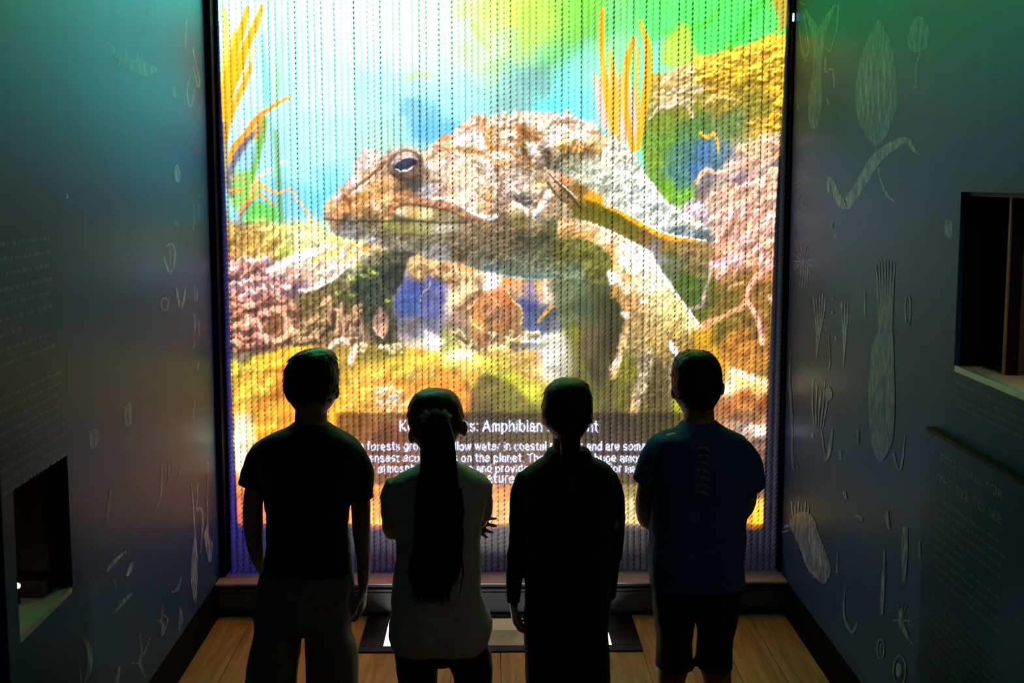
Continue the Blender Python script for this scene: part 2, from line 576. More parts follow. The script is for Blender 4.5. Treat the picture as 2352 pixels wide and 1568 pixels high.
        self.knobs([(640, 600), (800, 570), (860, 560), (860, 590), (700, 650), (640, 650)], 40, 9, (255, 236, 225), (225, 175, 130), .6, 1.6, 1.8, .7)
        self.knobs([(530, 520), (640, 520), (650, 590), (530, 600)], 34, 9, (226, 196, 116), (170, 130, 70), .2, 2.6, 1.5, .55)
        S([(605, 785), (595, 755), (600, 730), (620, 712), (645, 714), (660, 735), (662, 765), (640, 780), (612, 778)], 13, (240, 186, 152), .9, 3)
        P([(610, 725), (640, 722), (650, 745), (640, 768), (612, 766)], (140, 98, 66), .9, 4)
        S([(660, 745), (680, 762), (700, 762)], [12, 12, 8], (236, 196, 160), .85, 3)
        S([(610, 620), (660, 600), (720, 580), (775, 560)], [14, 20, 18, 8], (255, 246, 250), .85, 6)
        self.knobs([(525, 600), (640, 600), (660, 700), (600, 790), (525, 800)], 24, 15, (240, 180, 158), (112, 74, 72), .6, 2.8, 1.7, .85)
        self.knobs([(525, 590), (680, 600), (690, 660), (525, 690)], 30, 9, (255, 222, 220), (170, 116, 120), .4, 2.8, 1.7, .7)
        # dark left leg with its pale rim, and the toes
        P([(690, 700), (705, 672), (770, 640), (800, 612), (850, 580), (890, 568), (955, 578), (952, 612), (925, 650), (908, 682),
           (912, 720), (926, 760), (940, 800), (840, 800), (700, 800), (672, 790), (700, 742)], [
            (800, 618, 150, 150, 118), (850, 625, 92, 100, 78), (885, 592, 96, 92, 74), (905, 640, 60, 64, 58), (840, 670, 66, 76, 64),
            (862, 720, 76, 82, 66), (885, 765, 72, 68, 54), (925, 780, 120, 108, 84), (775, 665, 110, 100, 70), (730, 690, 122, 104, 68),
            (740, 740, 150, 126, 88), (700, 770, 140, 112, 80), (790, 740, 105, 88, 62), (830, 770, 150, 120, 90)], 1, 2, .8, noise=.22)
        S([(690, 668), (722, 662), (760, 640), (800, 612), (850, 582)], [8, 9, 10, 9, 8], (255, 248, 240), .95, 3)
        S([(848, 573), (868, 566), (888, 572)], [8, 18, 8], (240, 205, 165), .9, 4)
        P([(815, 590), (850, 578), (880, 575), (850, 605), (820, 625)], (190, 170, 130), .5, 8, noise=.3)
        S([(765, 690), (745, 716), (710, 745), (676, 784)], [7, 11, 11, 9], (178, 154, 112), 1, 2, noise=.2)
        S([(790, 706), (752, 734), (720, 764), (706, 784)], [5, 8, 8, 6], (205, 184, 140), .95, 2, noise=.2)
        S([(738, 700), (748, 688), (756, 682)], [8, 14, 9], (228, 190, 150), .95, 2)
        S([(784, 698), (778, 708), (768, 716)], [5, 8, 4], (246, 236, 226), .9, 2)
        P([(765, 780), (780, 745), (800, 728), (822, 720), (832, 748), (838, 782), (800, 800)], [
            (800, 740, 236, 190, 176), (785, 765, 205, 160, 110), (825, 760, 165, 140, 130), (815, 730, 248, 215, 205)], 1, 2)
        P([(856, 752), (862, 720), (872, 704), (886, 718), (892, 748), (882, 776), (866, 768)], [
            (870, 730, 150, 122, 108), (880, 755, 185, 150, 130)], 1, 2, noise=.2)
        S([(858, 752), (868, 764), (882, 778)], 3, (250, 225, 200), .9, 1.5)
        self.knobs([(690, 720), (840, 690), (850, 795), (690, 795)], 26, 13, (206, 168, 130), (76, 60, 44), .9, 1.6, 2.2, .75)
        for (x, y) in ((808, 640), (850, 622), (832, 632), (862, 626), (808, 678), (775, 672), (822, 606), (890, 690)):
            S([(x - 3, y), (x + 4, y + 1)], 6, (205, 220, 90), .8, 3)
        # middle ground between the legs
        P([(945, 588), (1000, 592), (1060, 602), (1130, 628), (1200, 640), (1290, 648), (1330, 700), (1320, 790), (1290, 830), (1100, 840),
           (1000, 815), (930, 800), (905, 700), (925, 640)], [
            (960, 600, 230, 192, 140), (1010, 615, 226, 186, 140), (960, 630, 190, 160, 120), (1040, 640, 205, 172, 130), (1075, 615, 236, 180, 120),
            (950, 660, 84, 96, 160), (1000, 660, 100, 106, 165), (945, 700, 78, 100, 160), (1000, 710, 104, 108, 156), (1015, 690, 110, 112, 165),
            (950, 740, 122, 112, 118), (1000, 755, 120, 116, 140), (960, 770, 135, 135, 150), (1050, 675, 240, 205, 160), (1035, 690, 250, 232, 200),
            (1060, 720, 172, 140, 118), (1050, 760, 150, 128, 112), (1110, 650, 225, 180, 140), (1130, 640, 255, 238, 240), (1165, 645, 232, 160, 100),
            (1190, 660, 225, 180, 135), (1215, 660, 160, 140, 165), (1240, 650, 220, 180, 110), (1265, 670, 236, 205, 190), (1220, 700, 82, 90, 140),
            (1200, 700, 88, 100, 150), (1240, 720, 84, 98, 110), (1215, 750, 96, 108, 155), (1270, 720, 96, 105, 105), (1290, 740, 130, 128, 140),
            (1230, 770, 100, 112, 160), (1150, 780, 150, 116, 70), (1100, 790, 130, 112, 92), (1080, 780, 158, 138, 118), (1180, 770, 150, 130, 90),
            (1200, 785, 215, 222, 222), (1260, 780, 215, 210, 190), (1300, 790, 205, 200, 160), (990, 785, 245, 235, 230), (960, 790, 232, 205, 170), (1040, 785, 180, 180, 110)],
            1, 2, .6, noise=.08)
        P([(1080, 715), (1085, 690), (1105, 675), (1135, 662), (1160, 668), (1185, 690), (1200, 715), (1198, 750), (1192, 790), (1165, 820), (1130, 805), (1085, 790), (1082, 750)], [
            (1110, 690, 196, 138, 90), (1140, 680, 206, 140, 96), (1160, 700, 200, 126, 78), (1125, 720, 172, 136, 130), (1100, 725, 210, 150, 90), (1180, 720, 168, 134, 92),
            (1150, 740, 176, 122, 76), (1110, 750, 196, 178, 90), (1125, 770, 160, 130, 110), (1175, 770, 150, 122, 82), (1095, 780, 176, 140, 96), (1140, 800, 182, 150, 110)], 1, 2)
        for pth, w in (([(1110, 668), (1092, 690), (1081, 712), (1084, 738), (1098, 752), (1112, 742), (1110, 722)], 3.5),
                       ([(1098, 752), (1112, 760), (1130, 770), (1140, 782), (1132, 800), (1118, 815)], 3.5),
                       ([(1168, 672), (1178, 690), (1195, 705), (1201, 722), (1196, 745)], 3), ([(1120, 672), (1146, 700), (1150, 725), (1144, 748)], 2.5),
                       ([(988, 646), (984, 660), (970, 672), (966, 690)], 2)):
            S(pth, w, (250, 222, 178), .9, 1.5)
        self.knobs([(1030, 610), (1110, 640), (1080, 700), (1040, 690)], 16, 14, (248, 214, 170), (150, 112, 80), .9, 1.4, 1.8, .8)
        self.knobs([(1085, 690), (1190, 680), (1195, 800), (1090, 800)], 9, 15, (206, 150, 104), (96, 66, 44), 1.3, 1.0, 2.0, .45)
        self.knobs([(1040, 760), (1330, 770), (1330, 800), (1040, 806)], 26, 12, (226, 206, 160), (110, 96, 70), .4, 2.4, 1.5, .75)
        self.knobs([(945, 595), (1060, 605), (1050, 640), (950, 640)], 24, 11, (238, 202, 150), (150, 112, 76), .3, 2.4, 1.6, .6)
        P([(1112, 640), (1128, 625), (1148, 632), (1146, 655), (1120, 668), (1108, 660)], (255, 240, 242), .95, 4)
        P([(1030, 685), (1045, 680), (1080, 655), (1100, 655), (1060, 690), (1040, 702)], (252, 226, 180), .9, 4)
        P([(1245, 650), (1265, 645), (1285, 655), (1270, 690), (1255, 692)], (236, 205, 192), .9, 4, noise=.25)
        S([(1270, 700), (1250, 722), (1236, 738)], [8, 9, 6], (214, 172, 110), .95, 2)
        S([(1310, 660), (1330, 650), (1338, 648)], [6, 14, 10], (205, 190, 160), .8, 4, noise=.3)
        S([(1200, 782), (1235, 782), (1255, 772)], [8, 14, 10], (236, 242, 246), .9, 4)
        S([(978, 783), (996, 778), (1012, 784)], [14, 22, 12], (252, 246, 244), .9, 5)
        # big yellow boulders of the sea bed
        P([(500, 868), (560, 835), (605, 812), (660, 799), (720, 794), (780, 798), (830, 795), (880, 793), (940, 798), (1000, 806), (1060, 800), (1100, 812),
           (1160, 812), (1230, 800), (1300, 780), (1330, 760), (1420, 800), (1520, 790), (1600, 770), (1640, 790), (1700, 770), (1860, 790), (1860, 1345), (480, 1345)], [
            (545, 872, 200, 190, 70), (575, 858, 246, 222, 80), (620, 830, 250, 208, 66), (660, 815, 232, 190, 66), (600, 880, 240, 176, 54), (640, 870, 222, 128, 44), (560, 905, 236, 196, 90),
            (580, 920, 186, 130, 62), (640, 890, 160, 100, 56), (555, 935, 240, 190, 70), (620, 940, 246, 176, 56), (650, 970, 240, 150, 44), (550, 975, 230, 190, 110),
            (548, 1020, 255, 252, 225), (570, 1000, 255, 246, 205), (600, 1000, 246, 160, 48), (556, 1060, 246, 226, 190), (548, 1110, 226, 150, 84), (590, 1060, 232, 150, 70),
            (555, 1170, 196, 110, 84), (690, 900, 220, 170, 70), (780, 830, 176, 150, 72), (790, 870, 230, 186, 66), (800, 920, 240, 186, 62), (760, 930, 236, 170, 60), (850, 830, 158, 140, 66), (900, 815, 150, 150, 58), (890, 845, 190, 160, 60),
            (890, 880, 244, 168, 52), (850, 880, 225, 175, 62), (862, 905, 246, 224, 186), (900, 925, 254, 232, 200), (880, 930, 250, 195, 120), (870, 890, 214, 140, 70), (840, 940, 230, 160, 62),
            (930, 835, 226, 188, 78), (960, 850, 248, 198, 80), (1000, 860, 246, 176, 60), (960, 890, 240, 140, 60), (1020, 890, 196, 120, 56), (1070, 818, 255, 250, 206), (1090, 840, 252, 228, 110), (1060, 850, 248, 214, 100), (1080, 870, 244, 196, 90),
            (1110, 880, 108, 96, 50), (1140, 900, 120, 112, 50), (1140, 845, 205, 200, 80), (1175, 868, 178, 180, 60), (1205, 895, 196, 190, 66), (1190, 825, 236, 196, 100), (1230, 840, 226, 182, 110), (1170, 830, 222, 190, 130),
            (1215, 925, 150, 148, 54), (1280, 830, 206, 206, 186), (1270, 800, 226, 224, 232), (1295, 860, 168, 170, 130), (1330, 820, 118, 116, 64), (1100, 930, 124, 104, 62), (1180, 945, 126, 112, 60),
            (1000, 940, 150, 112, 62), (1350, 900, 112, 108, 54), (1420, 900, 110, 108, 46), (1440, 850, 128, 124, 46), (1400, 960, 98, 84, 58), (1520, 940, 112, 104, 54), (1560, 930, 176, 172, 50), (1500, 900, 96, 86, 50), (1580, 900, 150, 130, 60),
            (1620, 820, 214, 168, 40), (1680, 815, 226, 184, 50), (1660, 850, 186, 138, 40), (1700, 860, 246, 236, 226), (1735, 830, 252, 246, 242), (1760, 800, 216, 170, 110), (1690, 890, 248, 232, 200), (1740, 890, 246, 206, 130), (1770, 870, 246, 230, 220), (1700, 915, 190, 120, 50),
            (1750, 930, 150, 92, 48), (1670, 930, 180, 120, 70), (1700, 960, 130, 92, 66), (1740, 960, 160, 120, 84), (1700, 985, 176, 150, 130), (1740, 990, 232, 206, 190), (1740, 1020, 130, 100, 84), (1755, 1060, 112, 88, 74),
            (1745, 1120, 120, 92, 70), (1740, 1160, 246, 206, 84), (1738, 1195, 248, 184, 50), (1700, 1130, 150, 110, 66), (870, 1120, 212, 142, 76), (880, 1180, 250, 184, 104), (700, 1120, 220, 140, 70), (1000, 1130, 214, 140, 70),
            (1145, 1125, 214, 142, 76), (1150, 1180, 228, 172, 108), (1300, 1150, 190, 150, 90), (1440, 1120, 138, 122, 74), (1442, 1180, 212, 190, 140), (1550, 1150, 150, 120, 70), (900, 1010, 190, 120, 70), (1100, 1030, 130, 104, 72), (1400, 1030, 112, 92, 66)],
            1, 4, wobble=1.0, noise=.10)
        P([(530, 885), (565, 848), (615, 817), (680, 800), (750, 812), (790, 850), (800, 910), (770, 960), (640, 985), (545, 965)], [
            (560, 862, 236, 226, 96), (620, 828, 252, 214, 76), (680, 812, 244, 196, 66), (580, 890, 240, 192, 70), (640, 870, 232, 148, 48), (700, 860, 226, 160, 56), (560, 920, 214, 150, 66), (620, 930, 240, 170, 60), (700, 940, 236, 160, 54), (770, 860, 206, 170, 72), (770, 920, 232, 176, 60)], .85, 4, wobble=.6)
        P([(800, 870), (840, 835), (900, 822), (960, 828), (1030, 850), (1070, 890), (1080, 945), (1000, 960), (850, 960), (795, 930)], [
            (850, 850, 216, 180, 76), (920, 835, 206, 184, 76), (980, 850, 252, 206, 86), (1040, 880, 222, 150, 60), (830, 890, 240, 190, 66), (900, 880, 246, 176, 58), (960, 890, 244, 150, 58), (880, 930, 244, 200, 120), (1000, 940, 186, 120, 58), (940, 930, 250, 196, 130)], .8, 5, wobble=.6)
        P([(1085, 950), (1092, 905), (1112, 872), (1150, 866), (1190, 890), (1225, 925), (1245, 965), (1160, 985)], [
            (1120, 885, 122, 110, 54), (1170, 890, 132, 126, 54), (1110, 940, 106, 90, 52), (1200, 940, 128, 120, 56), (1150, 930, 112, 102, 50)], .9, 4, wobble=.5)
        P([(1042, 828), (1050, 808), (1070, 800), (1095, 806), (1104, 826), (1092, 848), (1060, 850)], [(1065, 812, 255, 252, 226), (1095, 830, 250, 224, 120), (1060, 840, 250, 220, 130)], .95, 3)
        S([(792, 852), (803, 890), (792, 945)], [4, 10, 6], (150, 96, 40), .5, 6)
        S([(1040, 850), (1075, 885), (1088, 930)], [6, 12, 8], (120, 80, 40), .55, 6)
        S([(640, 862), (652, 890), (640, 915)], [8, 16, 8], (150, 90, 50), .6, 8)
        self.knobs([(535, 860), (640, 820), (660, 960), (540, 1000)], 40, 16, (252, 214, 96), (210, 136, 40), .8, 1.5, 1.4, .4)
        self.knobs([(790, 850), (1000, 850), (950, 945), (790, 945)], 50, 14, (252, 216, 120), (206, 140, 46), .9, 1.5, 1.4, .4)
        self.knobs([(855, 880), (925, 890), (930, 945), (860, 930)], 30, 10, (255, 244, 220), (236, 160, 70), .9, 2.5, 1.2, .7)
        self.knobs([(780, 796), (930, 792), (930, 806), (780, 808)], 18, 9, (250, 226, 180), (150, 130, 60), .2, 1.5, 1.5, .8)
        self.knobs([(1100, 800), (1200, 812), (1240, 860), (1160, 850)], 30, 11, (246, 214, 130), (190, 150, 70), .5, 2.5, 1.3, .5)
        S([(1150, 820), (1180, 858), (1208, 890), (1232, 925)], [18, 26, 26, 20], (198, 196, 72), .6, 8)
        S([(805, 830), (812, 808), (818, 792)], [16, 14, 8], (255, 244, 236), .9, 3)
        S([(755, 800), (770, 785), (790, 780), (800, 790)], [8, 12, 12, 6], (246, 232, 220), .9, 3)
        P([(535, 968), (565, 948), (580, 965), (572, 1010), (560, 1060), (545, 1090)], (255, 252, 230), .85, 8)
        P([(1645, 905), (1670, 868), (1710, 838), (1760, 815), (1790, 800), (1800, 860), (1760, 880), (1720, 880), (1680, 905)], [
            (1680, 880, 250, 232, 200), (1720, 850, 255, 250, 250), (1760, 840, 255, 240, 230), (1770, 865, 248, 215, 150), (1700, 885, 246, 200, 110)], .95, 3)
        S([(1700, 1000), (1722, 982), (1748, 990)], [8, 16, 8], (246, 230, 220), .9, 4)
        S([(1735, 995), (1750, 988)], 8, (255, 252, 250), .95, 3)
        # tall dark rear leg and the shade beside it
        P([(1265, 640), (1340, 640), (1430, 640), (1440, 700), (1440, 760), (1425, 830), (1400, 930), (1340, 930), (1290, 910), (1270, 860),
           (1300, 800), (1290, 740)], [
            (1300, 660, 118, 126, 96), (1330, 650, 110, 126, 88), (1380, 660, 88, 92, 56), (1410, 700, 72, 72, 44), (1340, 700, 84, 96, 74), (1310, 720, 110, 120, 84), (1400, 780, 70, 64, 46),
            (1350, 780, 106, 92, 70), (1320, 780, 124, 124, 56), (1310, 830, 122, 116, 60), (1380, 850, 80, 72, 48), (1340, 870, 108, 106, 56), (1290, 880, 140, 140, 76), (1410, 860, 96, 90, 46)],
            1, 6, noise=.07)
        P([(1250, 790), (1300, 775), (1310, 850), (1280, 880), (1240, 860)], (216, 216, 210), .8, 10)
        # right-hand reef: olive shade first
        P([(1480, 190), (1540, 165), (1600, 130), (1660, 120), (1720, 100), (1800, 80), (1860, 90), (1860, 820), (1600, 800), (1560, 700), (1480, 380)], [
            (1500, 200, 190, 170, 90), (1560, 190, 220, 190, 140), (1620, 150, 232, 205, 90), (1700, 140, 244, 200, 66), (1780, 110, 248, 206, 76), (1650, 190, 190, 160, 70),
            (1720, 190, 160, 140, 50), (1790, 180, 240, 190, 70), (1740, 240, 150, 140, 56), (1660, 240, 158, 140, 64), (1580, 240, 150, 146, 58), (1520, 270, 134, 150, 66),
            (1600, 290, 104, 138, 78), (1680, 280, 120, 140, 84), (1760, 290, 190, 160, 70), (1790, 320, 240, 200, 110), (1530, 330, 120, 160, 70), (1500, 360, 134, 168, 70),
            (1560, 350, 96, 140, 120), (1620, 350, 92, 128, 168), (1600, 390, 88, 128, 172), (1650, 370, 104, 134, 150), (1560, 400, 96, 142, 134), (1530, 430, 124, 172, 60), (1580, 450, 126, 178, 64),
            (1640, 430, 150, 140, 130), (1680, 400, 226, 190, 180), (1740, 370, 240, 205, 190), (1785, 400, 150, 130, 140), (1700, 420, 150, 132, 142), (1620, 440, 130, 120, 110), (1650, 470, 244, 206, 170),
            (1700, 455, 240, 195, 150), (1770, 450, 242, 196, 150), (1600, 480, 232, 215, 230), (1620, 500, 210, 190, 190), (1660, 510, 242, 206, 206), (1740, 500, 200, 160, 150),
            (1780, 500, 232, 190, 190), (1700, 540, 236, 186, 170), (1650, 545, 232, 176, 126), (1770, 560, 176, 132, 72), (1700, 600, 236, 190, 186), (1650, 610, 190, 140, 100),
            (1750, 610, 196, 146, 84), (1720, 645, 132, 100, 46), (1620, 650, 110, 106, 52), (1680, 700, 126, 110, 54), (1760, 690, 150, 116, 60), (1600, 700, 104, 108, 56), (1660, 755, 132, 116, 46),
            (1740, 760, 132, 100, 50), (1560, 640, 90, 112, 52), (1620, 790, 200, 158, 44), (1700, 790, 186, 130, 60), (1780, 760, 150, 110, 60)], 1, 3, wobble=1.6, noise=.10)
        # yellow twigs, top right
        self.knobs([(1490, 200), (1620, 140), (1660, 170), (1560, 250), (1500, 240)], 46, 8, (250, 222, 180), (190, 165, 80), .75, 1.0, 2.6, .6)
        self.knobs([(1600, 150), (1800, 90), (1810, 150), (1700, 180), (1620, 190)], 60, 9, (252, 216, 90), (190, 145, 36), .6, 1.0, 2.6, .8)
        self.knobs([(1740, 150), (1810, 140), (1800, 320), (1770, 300), (1760, 220)], 24, 10, (252, 206, 76), (160, 124, 40), .5, 1.0, 2.2, .8)
        self.knobs([(1480, 230), (1560, 200), (1620, 200), (1600, 240), (1520, 250)], 14, 7, (246, 226, 210), (150, 140, 70), .5, .6, 3.5, .6)
        S([(1615, 240), (1640, 222), (1670, 224), (1694, 230)], [8, 9, 9, 6], (248, 216, 140), .95, 2)
        S([(1490, 275), (1515, 245), (1545, 232), (1565, 228)], [4, 7, 8, 4], (236, 210, 190), .9, 2)
        S([(1585, 252), (1590, 268)], 8, (246, 220, 200), .9, 3)
        S([(1610, 305), (1625, 315), (1640, 306), (1648, 330), (1650, 350)], [8, 9, 8, 7, 3], (240, 196, 80), .95, 2)
        S([(1800, 90), (1770, 85), (1745, 100), (1700, 115)], [14, 14, 12, 6], (252, 206, 66), .8, 4)
        P([(1520, 120), (1530, 85), (1550, 70), (1565, 52), (1585, 66), (1590, 100), (1600, 130), (1560, 150), (1525, 150)], (198, 214, 84), .85, 5)
        S([(1650, 170), (1665, 130), (1670, 100)], [10, 8, 3], (220, 205, 90), .7, 4)
        P([(1775, 0), (1790, 50), (1780, 70), (1810, 60), (1815, -10)], (196, 160, 60), .9, 4)
        # orange blades, top middle-right
        P([(1362, 160), (1375, 175), (1400, 170), (1440, 180), (1470, 260), (1460, 330), (1420, 320), (1380, 290), (1368, 230)], (226, 196, 184), .9, 5)
        S([(1410, 300), (1425, 220), (1440, 140), (1448, 95)], [20, 22, 14, 4], (206, 190, 100), .8, 4)
        S([(1383, 22), (1382, 80), (1384, 130), (1392, 200), (1402, 260), (1418, 318)], [11, 13, 12, 17, 18, 10], (247, 190, 66), 1, 2)
        S([(1383, 25), (1382, 80), (1383, 110)], [4, 5, 3], (220, 160, 30), .8, 2)
        S([(1402, 118), (1408, 170), (1412, 230), (1410, 290), (1424, 330)], [7, 14, 16, 14, 8], (236, 192, 72), 1, 3)
        S([(1468, 44), (1478, 70), (1488, 110), (1488, 170), (1480, 240), (1470, 300), (1465, 340)], [4, 10, 17, 19, 18, 16, 10], (238, 184, 56), 1, 2)
        S([(1456, 88), (1444, 130), (1437, 190), (1438, 250), (1447, 310), (1455, 350)], [10, 15, 14, 13, 14, 10], (250, 178, 46), 1, 2)
        S([(1466, 110), (1462, 170), (1462, 230), (1468, 290)], [8, 10, 10, 8], (226, 190, 90), .95, 3)
        S([(1436, 150), (1431, 200), (1433, 260)], 3, (255, 225, 150), .8, 1.5)
        # pink corals, right
        R2 = [(1600, 480), (1640, 440), (1790, 400), (1800, 520), (1700, 560), (1620, 520)]
        self.knobs(R2, 90, 11, (250, 212, 190), (196, 146, 126), .8, 1.0, 2.8, .75)
        self.knobs([(1620, 540), (1690, 470), (1790, 520), (1780, 600), (1650, 620)], 60, 11, (250, 206, 200), (190, 136, 100), 1.0, .8, 3.0, .75)
        self.knobs([(1560, 490), (1600, 455), (1640, 480), (1610, 520)], 18, 10, (248, 226, 240), (180, 150, 160), 1.2, .8, 2.0, .7)
        self.knobs([(1680, 330), (1790, 300), (1790, 400), (1740, 390)], 30, 10, (250, 216, 180), (190, 150, 110), .5, 1.6, 2.4, .8)
        for pth, w in (([(1600, 420), (1612, 398), (1626, 388), (1640, 396), (1670, 392), (1700, 378), (1730, 362), (1765, 350)], [8, 11, 11, 9, 9, 10, 10, 8]),
                       ([(1690, 345), (1700, 338), (1715, 350), (1720, 365)], [8, 10, 8, 6]), ([(1750, 380), (1752, 340), (1768, 322), (1790, 330)], [8, 11, 12, 10]),
                       ([(1780, 430), (1775, 405), (1785, 398)], [9, 9, 6])):
            S([(a + 2, b + 7) for a, b in pth], w, (170, 130, 120), .6, 2)
            S(pth, w, (247, 206, 176), .95, 2)
        P([(1612, 410), (1630, 402), (1632, 440), (1625, 460), (1606, 455)], (146, 130, 132), .9, 4)
        P([(1580, 650), (1570, 560), (1620, 560), (1630, 600), (1620, 680), (1600, 720)], [(1590, 600, 108, 112, 60), (1610, 660, 76, 98, 40)], .8, 8)
        S([(1634, 600), (1628, 640), (1618, 668), (1612, 698), (1590, 708), (1576, 718)], [9, 7, 9, 9, 8, 5], (206, 176, 176), .95, 2)
        S([(1800, 604), (1770, 618), (1740, 640), (1722, 664), (1718, 690), (1738, 722), (1750, 758), (1752, 790)], [20, 20, 18, 15, 14, 15, 15, 10], (170, 118, 90), .9, 3)
        S([(1800, 598), (1768, 612), (1738, 636), (1719, 662), (1716, 688), (1735, 722), (1746, 758), (1750, 790)], [14, 15, 13, 11, 10, 11, 11, 8], (232, 184, 158), 1, 2)
        S([(1714, 684), (1704, 704), (1680, 716), (1660, 728), (1640, 735), (1618, 748)], [10, 12, 11, 9, 14, 20], (222, 166, 126), .95, 2)
        S([(1625, 612), (1650, 606), (1680, 596), (1705, 590)], [14, 18, 16, 10], (248, 214, 220), .95, 4)
        S([(1672, 664), (1690, 652), (1712, 648)], [7, 9, 7], (216, 172, 128), .9, 2)
        S([(1715, 600), (1730, 596)], 12, (236, 186, 140), .9, 3)
        S([(1768, 680), (1776, 690), (1788, 684)], [10, 18, 14], (246, 206, 170), .9, 3)
        S([(1640, 560), (1670, 566), (1690, 570)], [20, 22, 12], (240, 186, 160), .8, 4)
        S([(1780, 580), (1740, 540), (1715, 510)], [5, 9, 7], (246, 200, 150), .8, 3)
        S([(1580, 735), (1600, 742), (1610, 750)], [10, 9, 6], (240, 236, 220), .9, 2)
        # ---- the animal: trunk and head
        body = [(742, 490), (748, 468), (776, 437), (802, 411), (815, 392), (817, 364), (833, 346), (862, 345), (877, 354), (897, 344), (930, 335), (957, 340), (970, 345),
                (993, 332), (1019, 317), (1039, 304), (1062, 286), (1090, 264), (1118, 267), (1159, 269), (1197, 258), (1248, 258), (1300, 263), (1340, 276), (1382, 305),
                (1433, 332), (1458, 364), (1474, 384), (1496, 416), (1535, 464), (1575, 490), (1625, 520), (1640, 556), (1600, 600), (1520, 600), (1440, 620), (1430, 650), (1323, 648), (1272, 642), (1195, 636),
                (1118, 624), (1083, 614), (1055, 602), (1006, 597), (955, 582), (894, 572), (866, 558), (800, 548), (770, 538), (754, 515)]
        body0 = self.img.copy()
